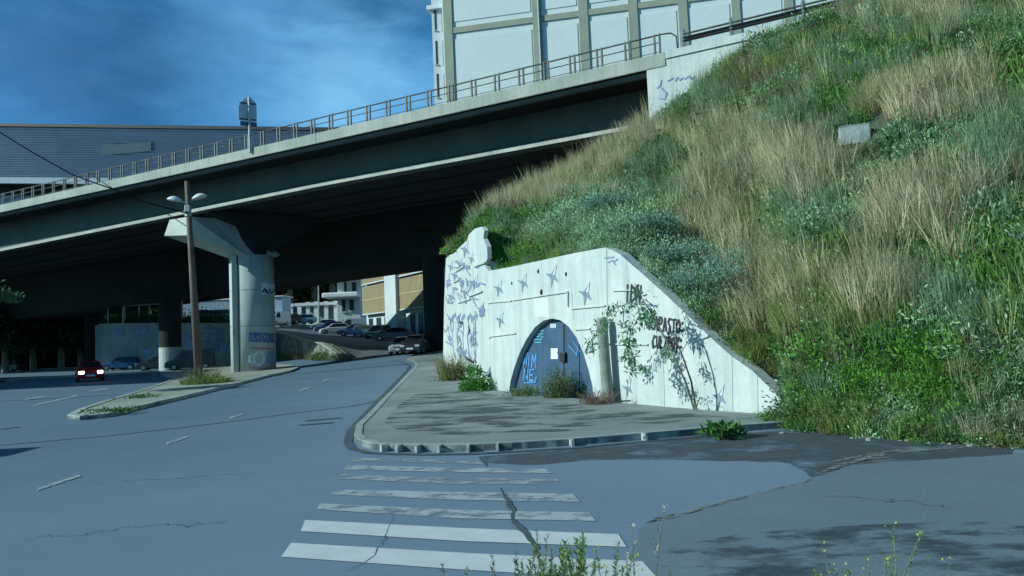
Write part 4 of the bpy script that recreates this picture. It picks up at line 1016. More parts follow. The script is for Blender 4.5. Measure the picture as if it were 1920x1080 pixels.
for k, (a, b, l_) in enumerate(lit):
    q = G(a, b); s_ = .11
    dz = .12 if (a < 1400) else .04
    if a > 1400: q.y -= .45
    tag(MB().blob((0, 0, .03), (s_*1.3, s_*.8, s_*.7), 7, 5, .35).build('litter', LITW if k != 1 else PINKP, loc=(q.x, q.y, q.z+dz)), l_, 'litter', 'litter scattered along the verge')
a = G(1390, 834); b = G(1418, 826)
tag(MB().bar(Vector((-.28, 0, .02)), Vector((.1, .02, .03)), .07, .02).bar(Vector((.1, .02, .03)), Vector((.30, .25, .09)), .09, .02).build('torn_strip', LITW, loc=a), 'long pale torn strip of plastic lying at the sidewalk edge', 'litter')
tag(MB().bar(G(1110, 766)+Vector((0, 0, .14)), G(1183, 762)+Vector((0, 0, .15)), .04, .04).build('stick', STEMM), 'thin dark stick lying at the foot of the wall by the pale trunk', 'stick')

# weeds in front of the walls
def weed(name, label, px, py, T, group=None, stems=None, dz=.1):
    q = G(px, py); q.z += dz; return plant(name, label, 'weeds', q, T, stems, group)
weed('weed_clump', 'tall olive weed clump at the foot of the graffitied side wall', 846, 718, [shift(t_grass(420, 1.25, .55, .02, .6, (.20, .22, .08), (.28, .25, .13), 601), (0, .3, 0)), t_leaf(700, .7, .85, .10, (.10, .15, .05), (.2, .24, .09), 602, shell=.2)], 'weeds at the foot of the wall', stems_fan(9, 1.0, .5, .012, 2))
weed('weed_clump', 'bright green leafy weed clump at the corner of the side wall', 893, 738, [t_leaf(1300, .62, .62, .11, (.05, .19, .03), (.11, .30, .06), 603, shell=.3), shift(t_leaf(400, .3, .4, .10, (.07, .2, .06), (.14, .3, .09), 604), (-.05, .3, .55))], 'weeds at the foot of the wall', stems_fan(6, .6, .4, .012, 3))
weed('weed_clump', 'dark green bush growing before the arched door', 1048, 752, [t_leaf(1500, .48, .92, .085, (.07, .12, .045), (.14, .19, .08), 605, shell=.2, asp=3), t_grass(160, 1.0, .4, .012, .5, (.20, .22, .1), (.1, .15, .05), 606)], 'weeds at the foot of the wall', stems_fan(9, .9, .35, .012, 4))
weed('weed_clump', 'low green weeds right of the bush before the door', 1090, 750, [t_leaf(500, .42, .42, .08, (.07, .17, .04), (.13, .22, .08), 607, shell=.2)], 'weeds at the foot of the wall')
weed('weed_clump', 'low yellowish weeds left of the bush on the door sill', 985, 748, [t_leaf(600, .62, .26, .08, (.16, .18, .07), (.10, .2, .07), 608, shell=.2), t_grass(90, .4, .6, .014, .6, (.28, .26, .14), (.2, .22, .1), 609)], 'weeds at the foot of the wall')
weed('weed_clump', 'reddish dry weeds around the foot of the pale trunk', 1118, 765, [t_leaf(700, .46, .36, .07, (.20, .12, .10), (.26, .19, .15), 610, shell=.2, asp=4), t_grass(160, .4, .4, .012, .8, (.26, .19, .15), (.18, .13, .1), 611)], 'weeds at the foot of the wall')
weed('weed_clump', 'low bright green rosette on the pavement edge below the wall end', 1355, 822, [t_leaf(420, .34, .20, .13, (.05, .15, .04), (.1, .22, .06), 612, shell=.2)], None, None, .05)
weed('weed_clump', 'small white flowered bush at the low right end of the wall', 1486, 792, [t_leaf(900, .5, 1.0, .09, (.10, .17, .13), (.2, .28, .22), 613, shell=.2, flower=(.6, .62, .58))], None, None, .0)
weed('island_weeds', 'green and straw weeds around the foot of the rusty lamp pole', 388, 722, [t_grass(800, .4, 1.3, .03, .8, (.16, .24, .06), (.26, .28, .12), 620), shift(t_grass(220, .95, .8, .03, .6, (.22, .20, .13), (.16, .17, .09), 621), (-.7, 1.2, 0)), t_leaf(500, 1.2, .5, .14, (.07, .18, .04), (.14, .26, .08), 622, shell=.1)])
for k, (a, b, l_) in enumerate([(265, 750, 'flat green weed patch on the left part of the traffic island'), (215, 778, 'sparse weed patch near the tip of the traffic island')]):
    weed('island_weeds', l_, a, b, [t_leaf(350, .9, .12, .10, (.08, .15, .05), (.16, .2, .09), 630+k, shell=.1)], 'flat weeds on the island')

# pale cut trunk against the wall and the leaning sapling
q = G(1141, 763); q.z += .1; d0 = q.y
qq = WP(1141, 763, .26); q.x, q.y = qq.x, qq.y; tp = WP(1128, 604, .30)
tr = thing('cut_trunk', 'thick pale cut trunk standing against the white wall right of the arch', 'tree trunk', q)
MB().tube([(0, 0, -.2), (0, 0, .15), ((tp.x-q.x)*.4, (tp.y-q.y)*.4, (tp.z-q.z)*.4), tuple(tp-q), tuple(tp-q+Vector((0, 0, .12)))], [.20, .165, .15, .155, .11], 14).build('trunk', BARK, tr, local=True, smooth=True)
sap = G(1303, 772); sap.z += .1; D = sap.y
tree = thing('leaning_sapling', 'thin leaning sapling with drooping leafy branches casting shadows on the white wall', 'tree', sap)
def rel(px, py, off):
    p = on_plane(px, py, W1+wn*off, wn); return p-sap
tg = [[(1303, 772, .5), (1285, 715, .75), (1262, 665, .95), (1235, 610, 1.1), (1212, 572, 1.15), (1196, 548, 1.2)],
      [(1306, 772, .5), (1296, 715, .6), (1280, 668, .7), (1262, 625, .8)],
      [(1212, 572, 1.15), (1180, 568, 1.3), (1150, 580, 1.4), (1128, 602, 1.5), (1112, 640, 1.5)],
      [(1225, 590, 1.1), (1200, 590, 1.2), (1183, 620, 1.2), (1176, 660, 1.2), (1185, 692, 1.2)],
      [(1196, 548, 1.2), (1190, 530, 1.2)], [(1204, 560, 1.2), (1222, 570, 1.2), (1232, 590, 1.0)], [(1262, 665, .9), (1250, 660, 1.0), (1240, 672, 1.0)],
      [(1303, 772, .5), (1312, 745, .45), (1325, 748, .4), (1330, 772, .4)], [(1303, 772, .5), (1298, 750, .6), (1310, 735, .5)]]
mb = MB()
for j, b_ in enumerate(tg):
    r0 = .028 if j < 2 else .014
    mb.tube([rel(*p) for p in b_], [r0*(1-.6*i/(len(b_)-1)) for i in range(len(b_))], 6)
mb.build('trunk', STEMM, tree, local=True)
parts = []
def spray(pts, n, spread, ls, seed):
    g = np.random.default_rng(seed); P_ = [np.array(rel(*p)) for p in pts]; V, F, C = [], [], []
    for k in range(n):
        t = g.random()*(len(P_)-1); j = int(t); c = P_[j]*(1-(t-j))+P_[j+1]*(t-j)+g.normal(0, spread, 3); ax = g.normal(0, .6, 3)+np.array([0, 0, -.7]); ax /= np.linalg.norm(ax)
        o = np.cross(ax, g.normal(0, 1, 3)); o /= np.linalg.norm(o); L_ = ls*g.uniform(.7, 1.3)
        V += [c, c+ax*L_*.45+o*L_*.17, c+ax*L_, c+ax*L_*.45-o*L_*.17]; F += [(4*k, 4*k+1, 4*k+2), (4*k, 4*k+2, 4*k+3)]
        cc = np.array([.15, .31, .18])*(1-g.random()*.5)+np.array([.06, .10, .06])*g.random(); C += [cc]*4
    return np.array(V), np.array(F), np.array(C)
parts = [spray([(1175, 600, 1.25), (1180, 640, 1.2), (1178, 668, 1.2), (1195, 694, 1.2)], 300, .11, .14, 1), spray([(1150, 585, 1.4), (1128, 605, 1.5), (1110, 635, 1.5), (1104, 655, 1.5)], 180, .09, .13, 2),
         spray([(1140, 580, 1.4), (1170, 572, 1.3), (1200, 575, 1.2), (1225, 582, 1.1)], 120, .09, .15, 3), spray([(1200, 592, 1.2), (1230, 600, 1.1)], 90, .08, .15, 4), spray([(1243, 655, .9), (1262, 668, .9)], 60, .07, .14, 5),
         spray([(1192, 535, 1.2), (1204, 560, 1.2)], 30, .06, .13, 6), spray([(1200, 690, 1.2), (1215, 690, 1.2)], 30, .05, .13, 7), spray([(1296, 735, .5), (1284, 730, .5), (1320, 770, .4)], 40, .12, .09, 8)]
V, F, C = cat(*parts); npmesh('crown', V, F, C, LEAF, tree)

# ------------------------------------------------------------------ foreground weeds
def upright(n, h, sp, seed, c1, c2, ls=.06, fl=None, dry=False):
    """several upright stems with narrow leaves all the way up"""
    g = np.random.default_rng(seed); stems = []; V, F, C = [], [], []; k = 0
    for s in range(n):
        a = g.uniform(0, 6.28); r = sp*np.sqrt(g.random()); b = np.array([r*np.cos(a), r*np.sin(a), -.02]); hh = h*g.uniform(.55, 1.0)
        tip = b+np.array([g.normal(0, .09), g.normal(0, .09), hh]); mid = (b+tip)/2+np.array([g.normal(0, .02), g.normal(0, .02), 0]); stems.append(([tuple(b), tuple(mid), tuple(tip)], [.005, .004, .002]))
        nl = int((110 if not dry else 26)*hh/.6)
        for _ in range(nl):
            t = g.uniform(.12, 1) if not dry else g.uniform(.6, 1); c = b*(1-t)+tip*t; an = g.uniform(0, 6.28); ax = np.array([np.cos(an), np.sin(an), g.uniform(.4, 1.3)]); ax /= np.linalg.norm(ax)
            o = np.cross(ax, [0, 0, 1.0]); o /= np.linalg.norm(o)+1e-6; L_ = ls*g.uniform(.5, 1.2)*(1.2-.6*t)
            V += [c, c+ax*L_*.5+o*L_*.2, c+ax*L_, c+ax*L_*.5-o*L_*.2]; F += [(4*k, 4*k+1, 4*k+2), (4*k, 4*k+2, 4*k+3)]; k += 1
            m = g.random(); C += [(np.array(c1)*(1-m)+np.array(c2)*m)*g.uniform(.75, 1.25)]*4
        if fl is not None:
            for _ in range(2):
                c = tip+g.normal(0, .025, 3); 
                for q_ in range(3):
                    ax = g.normal(0, 1, 3); ax /= np.linalg.norm(ax); o = np.cross(ax, g.normal(0, 1, 3)); o /= np.linalg.norm(o); L_ = .018
                    V += [c-ax*L_/2, c+o*L_/2, c+ax*L_/2, c-o*L_/2]; F += [(4*k, 4*k+1, 4*k+2), (4*k, 4*k+2, 4*k+3)]; k += 1; C += [np.array(fl)]*4
    return (np.array(V), np.array(F), np.array(C)), stems
GRN1, GRN2 = (.13, .26, .06), (.27, .40, .14)
GRY1, GRY2 = (.18, .23, .15), (.28, .31, .22)
YEL = (.62, .60, .14)
fg = [(1000, 5.0, 1006, 14, .16, GRY1, GRY2, .05, None, False, 'grey green upright weed rising left of the greenest foreground weed'),
      (1068, 4.9, 996, 16, .12, GRN1, GRN2, .065, None, False, 'bright green upright foreground weed over the last zebra stripe'),
      (1120, 4.7, 1028, 22, .26, GRY1, GRN2, .045, YEL, False, 'foreground weeds with tiny yellow flowers right of the greenest weed'),
      (900, 4.5, 1046, 10, .12, GRY1, GRY2, .05, None, False, 'small weed tuft low and left of the other foreground weeds'),
      (1045, 4.3, 1040, 30, .30, GRN1, GRY2, .05, None, False, 'dense base of the foreground weeds at the bottom edge'),
      (975, 4.5, 1035, 10, .12, GRY1, GRN2, .05, None, False, 'thin weed between the small tuft and the dense foreground weeds'),
      (1172, 4.9, 930, 3, .05, (.40, .38, .32), (.50, .47, .40), .05, (.5, .46, .40), True, 'tall dry seed stalk right of the zebra stripes'),
      (1082, 5.0, 962, 2, .04, (.40, .38, .30), (.46, .42, .34), .04, (.5, .44, .36), True, 'thin dry stalk behind the greenest foreground weed'),
      (1662, 4.9, 978, 4, .05, GRN1, GRN2, .035, YEL, False, 'tallest yellow flowered weed at the lower right'),
      (1690, 4.6, 1040, 8, .20, GRN1, GRN2, .035, YEL, False, 'low yellow flowered weeds right of the tallest one'),
      (1630, 4.5, 1055, 6, .12, GRY1, GRN2, .035, YEL, False, 'small yellow flowered weed left of the tallest one'),
      (1576, 4.7, 1035, 4, .08, GRY1, GRY2, .035, YEL, False, 'sparse thin weed furthest left of the yellow flowered group'),
      (1520, 4.5, 1062, 3, .08, GRY1, GRY2, .03, None, False, 'tiny weed tip at the bottom edge right of the crossing'),
      (1270, 4.6, 1058, 3, .06, GRY1, GRY2, .03, None, False, 'tiny weed tip just right of the zebra crossing corner')]
for k, (px, d, ytop, n_, sp, c1, c2, ls, fl, dry, l_) in enumerate(fg):
    top = P(px, ytop, d); h = top.z+.02
    base = Vector((top.x, top.y, 0))
    T, st_ = upright(n_, h, sp, 700+k, c1, c2, ls, fl, dry); plant('weed', l_, 'weed', base, [T], st_, 'weeds at the near edge of the road')

# ------------------------------------------------------------------ street lamp, sign, cable
q = G(374, 716); q.z = H(q.x, q.y)+.1; d = q.y
lp = thing('street_lamp', 'leaning rusty pole with two white lamp heads on the traffic island', 'street lamp', q)
tp = P(350, 340, d)-q
MB().tube([(0, 0, -.4), tuple(tp*.5+Vector((0, 0, 0))), tuple(tp)], [.26, .20, .13], 12).build('pole', RUST, lp, local=True, smooth=True)
hz = (P(352, 377, d)-q)
for s_, (a, b, c, e) in ((-1, (352, 382, 338, 377)), (1, (354, 380, 364, 374))):
    p0 = P(a, b, d)-q; p1 = P(c, e, d)-q; MB().tube([p0, p1], .05, 8).build('bracket', GALV, lp, local=True)
for (a, b, c, e) in ((340, 377, 314, 374), (361, 374, 387, 367)):
    p0 = P(a, b, d)-q; p1 = P(c, e, d)-q; ax = (p1-p0).normalized(); L_ = (p1-p0).length; mb = MB(); vs = []; m_ = 12
    for i in range(m_+1):
        t = i/m_; w = .30*math.sin(math.pi*min(.97, max(.06, t*.9+.05)))**.6; hh = .26*math.sin(math.pi*min(.97, max(.08, t*.85+.1)))**.8
        cc = p0.lerp(p1, t)
        for j in range(9):
            an = math.pi*j/8; vs.append(cc+Vector((0, 1, 0))*math.cos(an)*w+Vector((0, 0, 1))*math.sin(an)*hh)
    fs = [(i*9+j, i*9+j+1, (i+1)*9+j+1, (i+1)*9+j) for i in range(m_) for j in range(8)]+[(i*9, (i+1)*9, (i+1)*9+8, i*9+8) for i in range(m_)]+[tuple(range(9)), tuple(m_*9+j for j in range(9))]
    o = mb.add(vs, fs).build('lamp_head', WHITE, lp, local=True, smooth=False)
    MB().box(p0.lerp(p1, .5)-Vector((0, 0, .03)), (L_*.7, .36, .05), (ax, Vector((0, 1, 0)), ax.cross(Vector((0, 1, 0))))).build('lens', LAMPOFF, o, local=True)
MB().box(P(354, 392, d)-q-Vector((0, .12, 0)), (.34, .3, .42)).build('junction_box', GALV, lp, local=True, bevel=.04)
MB().tube([P(353, 398, d)-q, P(353, 406, d)-q], .2, 10).build('clamp', GALV, lp, local=True)
# cable
ct = P(352, 400, d-.3)
pp = [P(-60, 215, 60), P(0, 248, 57), P(60, 285, 55), P(137, 328, 52.5), P(178, 343, 51.5), P(217, 356, 50.5), P(265, 377, 48), ct]
tag(MB().tube(pp, .045, 5).build('power_cable', mat('cable_black', (.004, .004, .005), None, 1, 1.0, spec=0)), 'sagging dark cable running from the upper left down to the lamp pole', 'cable')
# sign on the deck edge, seen from behind
sx = None; best = 9e9
for x in np.linspace(-40, 0, 800):
    s_ = sect(x, -.12, ZT); pxy = proj(s_)
    if abs(pxy[0]-468.5) < best: best = abs(pxy[0]-468.5); sx = x
q = sect(sx, -.12, ZT-.35); sg = thing('road_sign', 'back of a grey road sign on a pale post at the overpass edge', 'road sign', q)
e, t, nin = edge_xy(sx)
tsn = Vector((.87, .50, 0)).normalized(); nsn = Vector((-tsn.y, tsn.x, 0))
def sp(u, z, o=0): return tsn*u+Vector((0, 0, z))+nsn*o
sc_ = q.y/FPX
zt_ = (276-168)*sc_*1.0
MB().tube([(0, 0, 0), (0, 0, zt_)], .085, 10).build('post', GALV, sg, local=True)
tsc = sc_*.95
sh = [(-20, 62), (-20, 88), (-14, 98), (-4, 108), (4, 108), (15, 98), (15, 62)]
SB = mat('sign_back', (.55, .56, .66), (.45, .47, .55), 2, .6, metal=.2)
MB().prism([sp(a*tsc, b*sc_, .10) for a, b in sh], nsn*.03).build('panel', SB, sg, local=True)
for zz in (65, 96): MB().bar(sp(-18*tsc, zz*sc_, .08), sp(13*tsc, zz*sc_, .08), .05, .07).build('brace', DARKM, sg, local=True)
MB().prism([sp(a*tsc, b*sc_, .10) for a, b in [(-17, 52), (-17, 61), (15, 61), (15, 52)]], nsn*.03).build('lower_plate', mat('sign_blue', (.04, .10, .22), None, 2, .5), sg, local=True)

# ------------------------------------------------------------------ buildings above and beyond
def on_d(px, py, d): return P(px, py, d)
tb = P(831, 150, 90); tb2 = P(1180, 150, 85.2)
ft = (tb2-tb); ft.z = 0; ft.normalize(); fn_ = Vector((ft.y, -ft.x, 0))
if fn_.dot(CAM-tb) < 0: fn_ = -fn_
def FP_(px, py, off=0): return on_plane(px, py, tb+fn_*off, fn_)
TBm = mat('cream_concrete', (.36, .37, .29), (.30, .31, .26), .4, .9, .1, 4, streak=.25); TBp = mat('pale_panel', (.70, .74, .73), (.64, .69, .69), .15, .85, .05, 3, fine=.03)
bd = thing('tower_block', 'tall pale building of panels in a cream concrete frame behind the overpass', 'building', Vector((tb.x, tb.y, 3)))
def fbox(u0, u1, z0, z1, o0, o1, m, name, parent=bd):
    b0 = Vector((tb.x, tb.y, 0)); c = b0+ft*((u0+u1)/2)+fn_*((o0+o1)/2); c.z = (z0+z1)/2
    return MB().box(c, (u1-u0, abs(o1-o0), z1-z0), (ft, fn_, Vector((0, 0, 1)))).build(name, m, parent)
def U(px, py=60): return (FP_(px, py)-tb).dot(ft)
fbox(0, 75, 3, 62, -20, -.5, TBp, 'wall')
cols = [(831, 847), (999, 1015), (1086, 1103), (1180, 1197), (1274, 1291), (1375, 1391), (1474, 1492), (1580, 1597), (1690, 1708)]
for a, b in cols: fbox(U(a), U(b), 3, 62, -.5, -.28, TBm, 'pilaster')
zb = FP_(847, 55).z
us = [U(b) for a, b in cols]; ul = [U(a) for a, b in cols]
for i in range(len(cols)-1):
    for z0 in (zb-11.2, zb, zb+11.2):
        fbox(us[i]+.003, ul[i+1]-.003, z0-.36, z0+.36, -.5, -.34, TBm, 'beam')
    fbox(us[i]+.25, ul[i+1]-.25, zb+1.1, zb+10.2, -.5, -.42, TBp, 'panel'); fbox(us[i]+.25, ul[i+1]-.25, zb-10.2, zb-1.1, -.5, -.42, TBp, 'panel')
u_ = U(1015); MB().tube([tb+ft*(u_-.25)-fn_*.12+Vector((0, 0, -tb.z+3)), tb+ft*(u_-.25)-fn_*.12+Vector((0, 0, -tb.z+61))], .12, 8).build('drainpipe', GALV, bd)
# stair tower at the left end
u0 = U(803); fbox(u0, -.02, 3, 62, -14, -1.6, mat('tower_white', (.56, .60, .62), (.48, .53, .56), .4, .85), 'stair_tower')
zc = FP_(815, 20).z
wnd = mat('window_dark', (.03, .045, .06), None, 2, .2)
for (a, b) in ((808.5, 812), (822, 828)):
    for (c, e) in ((15, 58), (78, 122), (140, 184)):
        za = on_plane(a, c, tb-fn_*1.6, fn_).z; zb_ = on_plane(a, e, tb-fn_*1.6, fn_).z
        w_ = fbox(U(a)-.0, U(b), zb_, za, -1.62, -1.56, wnd, 'window'); fbox(U(a)-.06, U(b)+.06, zb_-.18, zb_-.003, -1.60, -1.44, TBm, 'sill')
fbox(u0-.5, 0, FP_(815, 8).z, FP_(815, 8).z+.5, -14, -1.1, TBp, 'cornice')

# blue corrugated hall, far left
CORR = mat('corrugated_blue', (.30, .36, .46), (.27, .33, .42), .3, .5, metal=.2)
c0 = P(-140, 236, 174); c1 = P(640, 246.5, 158); ct_ = (c1-c0); ct_.z = 0; clen = ct_.length; ct_.normalize(); cn_ = Vector((ct_.y, -ct_.x, 0))
if cn_.dot(CAM-c0) < 0: cn_ = -cn_
wh_ = thing('corrugated_hall', 'big blue grey corrugated metal hall far behind the overpass on the left', 'building', Vector((c0.x, c0.y, 0)))
b0 = Vector((c0.x, c0.y, 0)); zt0, zt1 = c0.z, c1.z
_l0 = on_plane(0, 333, c0, cn_); _l1 = on_plane(150, 334, c0, cn_); _ul = [(q_-b0).dot(ct_) for q_ in (_l0, _l1)]
_sl = (_l1.z-_l0.z)/(_ul[1]-_ul[0])
def zT(u): return zt0+(zt1-zt0)*u/clen
def zL(u): return _l0.z+_sl*(u-_ul[0])
def hbox(u0, u1, za, zb_, o0, o1, m, name):
    vs = []
    for u in (u0, u1):
        for o in (o0, o1):
            for zf in (za, zb_): q_ = b0+ct_*u+cn_*o; q_.z = zf(u); vs.append(q_)
    return MB().add(vs, [(0, 1, 3, 2), (4, 6, 7, 5), (0, 4, 5, 1), (2, 3, 7, 6), (0, 2, 6, 4), (1, 5, 7, 3)]).build(name, m, wh_)
mb = MB(); nr = 21; vs = []
for i in range(nr):
    for f, o in ((0, 0), (.78, .42), (.80, 0)):
        for u in (0, clen): z = zL(u)+(zT(u)-zL(u))*(i+f)/nr; q_ = b0+ct_*u+cn_*o; q_.z = z; vs.append(q_)
mb.add(vs, [(2*i, 2*i+1, 2*i+3, 2*i+2) for i in range(len(vs)//2-1)]); mb.build('cladding', CORR, wh_)
hbox(0, clen, zL, lambda u: zT(u)-.05, -24, -.1, CORR, 'wall'); hbox(-.2, clen+.2, zT, lambda u: zT(u)+.7, -24, .7, mat('roof_edge', (.004, .008, .02), None, 2, .6), 'roof')
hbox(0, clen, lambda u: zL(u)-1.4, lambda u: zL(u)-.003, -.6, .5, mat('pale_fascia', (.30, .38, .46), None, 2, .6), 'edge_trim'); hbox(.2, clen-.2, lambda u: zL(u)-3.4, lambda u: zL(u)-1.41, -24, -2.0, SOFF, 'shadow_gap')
hbox(0, clen, lambda u: 0, lambda u: zL(u)-3.41, -24, -3.5, mat('pale_blue_cladding', (.26, .38, .52), (.2, .3, .42), .3, .6), 'lower_wall')
_a = on_plane(192, 280, c0, cn_); _b2 = on_plane(286, 280, c0, cn_); _z0 = on_plane(240, 288, c0, cn_).z; _z1 = on_plane(240, 270, c0, cn_).z
hbox((_a-b0).dot(ct_), (_b2-b0).dot(ct_), lambda u: _z0, lambda u: _z1, .43, .46, mat('panel_grey', (.07, .12, .15), None, 2, .9), 'sign_panel')
# tawny building with slatted screens seen under the deck
s0 = P(687, 589, 97); s1 = P(807, 572, 80); stn = (s1-s0); stn.z = 0; stn.normalize(); snn = Vector((stn.y, -stn.x, 0))
if snn.dot(CAM-s0) < 0: snn = -snn
yb = thing('slatted_building', 'building with tawny slatted screens and a white stair tower seen beyond the underpass', 'building', Vector((s0.x, s0.y, 3)))
sb0 = Vector((s0.x, s0.y, 0)); 
def SP_(px, py, off=0): return on_plane(px, py, s0+snn*off, snn)
def SU(px): return (SP_(px, 560)-s0).dot(stn)
def ybox(u0, u1, z0, z1, o0, o1, m, name, parent=None): c = sb0+stn*((u0+u1)/2)+snn*((o0+o1)/2); c.z = (z0+z1)/2; return MB().box(c, (u1-u0, abs(o1-o0), z1-z0), (stn, snn, Vector((0, 0, 1)))).build(name, m, parent or yb)
TAW = mat('tawny_slats', (.40, .32, .18), (.33, .27, .17), .5, .8); YWH = mat('far_white_wall', (.52, .58, .58), (.44, .50, .52), .3, .85)
ybox(SU(678), SU(809), 1.5, 18, -12, -.6, YWH, 'wall')
zscr = s0.z
for (a, b) in ((680, 728), (750, 807)):
    for lv in range(3):
        z0 = 5.6+lv*3.9
        mbx = MB(); ua, ub = SU(a), SU(b); u = ua
        while u < ub-.1:
            c = sb0+stn*(u+.12)+snn*.0; c.z = z0+1.8; mbx.box(c, (.22, .10, 3.5), (stn, snn, Vector((0, 0, 1)))); u += .34
        sc2 = mbx.build('slatted_screen', TAW, yb); ybox(ua, ub, z0-.12, z0+.02, -.5, .12, YWH, 'screen_frame', sc2); ybox(ua, ub, z0+1.7, z0+1.85, -.1, .09, TAW, 'screen_frame', sc2)
        ybox(ua, ub, z0+.03, z0+3.6, -.5, -.25, mat('screen_back', (.22, .19, .12), None, 2, .9), 'screen_back', sc2)
ybox(SU(728.5), SU(749.5), 1.2, 18, -.59, .5, YWH, 'stair_tower')
for a, b in ((683, 690), (697, 705), (712, 722), (760, 768), (775, 783)):
    w_ = ybox(SU(a), SU(b), 2.6, 5.0, -.61, -.52, wnd, 'window')
ybox(SU(787), SU(800), 1.2, 4.9, -.61, -.5, mat('far_blue_door', (.08, .14, .22), None, 2, .6), 'door')
# white house with balcony
def simple_house(name, label, px0, px1, d, ztop, m, parts=()):
    a = P(px0, 600, d); b = P(px1, 600, d); t = thing(name, label, 'building', Vector(((a.x+b.x)/2, d+4, hP(a.x, d))))
    MB().box(((a.x+b.x)/2, d+4, ztop/2), (b.x-a.x, 8, ztop)).build('wall', m, t); return t, a, b
hs, a, b = simple_house('white_house', 'white house with a rounded balcony left of the slatted building', 634, 676, 112, 14, YWH)
zz = lambda py, px=655, d=112: P(px, py, d).z
MB().box(((a.x+b.x)/2-.8, 111, (zz(521)+zz(528))/2), (b.x-a.x+2.4, 3.5, .6)).build('roof', WHITE, hs)
MB().box(((a.x+b.x)/2-.8, 111, (zz(549)+zz(559))/2), (b.x-a.x+2.0, 2.6, zz(549)-zz(559))).build('balcony', WHITE, hs, bevel=.2)
for x0, x1, y0, y1 in ((645, 650, 529, 548), (660, 668, 530, 548), (641, 648, 562, 584), (655, 664, 562, 582)):
    p, q = P(x0, y0, 111.93), P(x1, y1, 111.93); w_ = MB().box(((p.x+q.x)/2, 111.93, (p.z+q.z)/2), (q.x-p.x, .1, p.z-q.z)).build('window', wnd, hs)
    MB().box(((p.x+q.x)/2, 111.9, q.z-.1), (q.x-p.x+.3, .25, .16)).build('sill', YWH, w_)
GW = mat('garage_wall', (.30, .36, .42), (.24, .29, .34), .4, .9)
gh, a, b = simple_house('garage_row', 'low grey garage with pale posts and flat canopy behind the parked cars', 574, 632, 118, zz(571, 600, 118), GW)
MB().box(((a.x+b.x)/2, 116.5, zz(571, 600, 117)), (b.x-a.x+1.5, 4, .45)).build('canopy', WHITE, gh)
for px in (578, 593, 612, 630):
    p = P(px, 590, 115); MB().box((p.x, 115, zz(590, 600, 115)-1.6+1.5), (.55, .5, 4.2)).build('post', WHITE, gh)
p = P(620, 588, 117.9); MB().box((p.x, 117.9, p.z), (2.6, .12, 2.7)).build('shutter', mat('shutter', (.34, .40, .46), None, 2, .6), gh)
gw = thing('garden_wall', 'low dark garden wall with pale gate posts left of the garage', 'wall', P(550, 606, 121))
p, q = P(527, 585, 121), P(576, 585, 121); MB().box(((p.x+q.x)/2, 121, p.z-1.6), (q.x-p.x, .4, 5.0)).build('wall_body', mat('dark_wall', (.07, .09, .10), None, 1, .9), gw)
for px in (529, 546, 562): 
    p = P(px, 588, 120.7); MB().box((p.x, 120.7, p.z-.3), (.6, .5, 3.8)).build('gate_post', WHITE, gw)
p = P(537, 573, 120.6); MB().box((p.x, 120.6, p.z), (2.4, .6, .5)).build('lintel', WHITE, gw)
kb_ = thing('pale_kiosk', 'small pale blue box shaped building right of the round pier', 'building', P(519, 600, 105))
p, q = P(511, 570, 105), P(530, 600, 105); MB().box(((p.x+q.x)/2, 107, (p.z+q.z)/2), (q.x-p.x, 4, p.z-q.z+2)).build('wall', mat('kiosk', (.36, .46, .56), (.3, .4, .5), .6, .8), kb_)
MB().box(((p.x+q.x)/2, 107, p.z+1.08), (q.x-p.x+.5, 4.5, .15)).build('roof', WHITE, kb_)
# pale corrugated shed seen between the piers
p, q = P(341, 572, 112), P(440, 600, 112); sdw = thing('pale_shed', 'pale blue ribbed shed seen between the two left piers', 'building', Vector(((p.x+q.x)/2, 116, 5)))
mb = MB(); nx = 40
for i in range(nx): 
    x0 = p.x+(q.x-p.x)*i/nx; mb.box((x0+.08, 112, (p.z+q.z)/2), ((q.x-p.x)/nx*.55, .16, p.z-q.z+1))
mb.build('cladding_rib', mat('shed_rib', (.50, .60, .68), None, 2, .6), sdw)
MB().box(((p.x+q.x)/2, 116.1, (p.z+q.z)/2), (q.x-p.x, 8, p.z-q.z+1.0)).build('wall', mat('shed_wall', (.40, .52, .62), (.34, .45, .56), .5, .7), sdw)
MB().box(((p.x+q.x)/2, 116.1, p.z+.6), (q.x-p.x+.6, 8.6, .2)).build('roof', WHITE, sdw)
p, q = P(383, 598, 100), P(432, 608, 100); MBt = thing('blue_van', 'blue grey van roof showing over the graffitied wall between the piers', 'van', Vector(((p.x+q.x)/2, 100, hP(p.x, 100))))
MB().box(((p.x+q.x)/2, 100, hP(p.x, 100)+1.35), (4.8, 1.9, 1.9)).build('body', mat('van_blue', (.12, .22, .34), None, 2, .4), MBt, bevel=.2)
MB().box(((p.x+q.x)/2, 99.02, hP(p.x, 100)+1.9), (3.6, .06, .5)).build('window', GLASS, MBt)
for s_ in (-1.5, 1.5): MB().tube([((p.x+q.x)/2+s_, 99.0, hP(p.x, 100)+.35), ((p.x+q.x)/2+s_, 99.25, hP(p.x, 100)+.35)], .34, 14).build('wheel', TYRE, MBt)

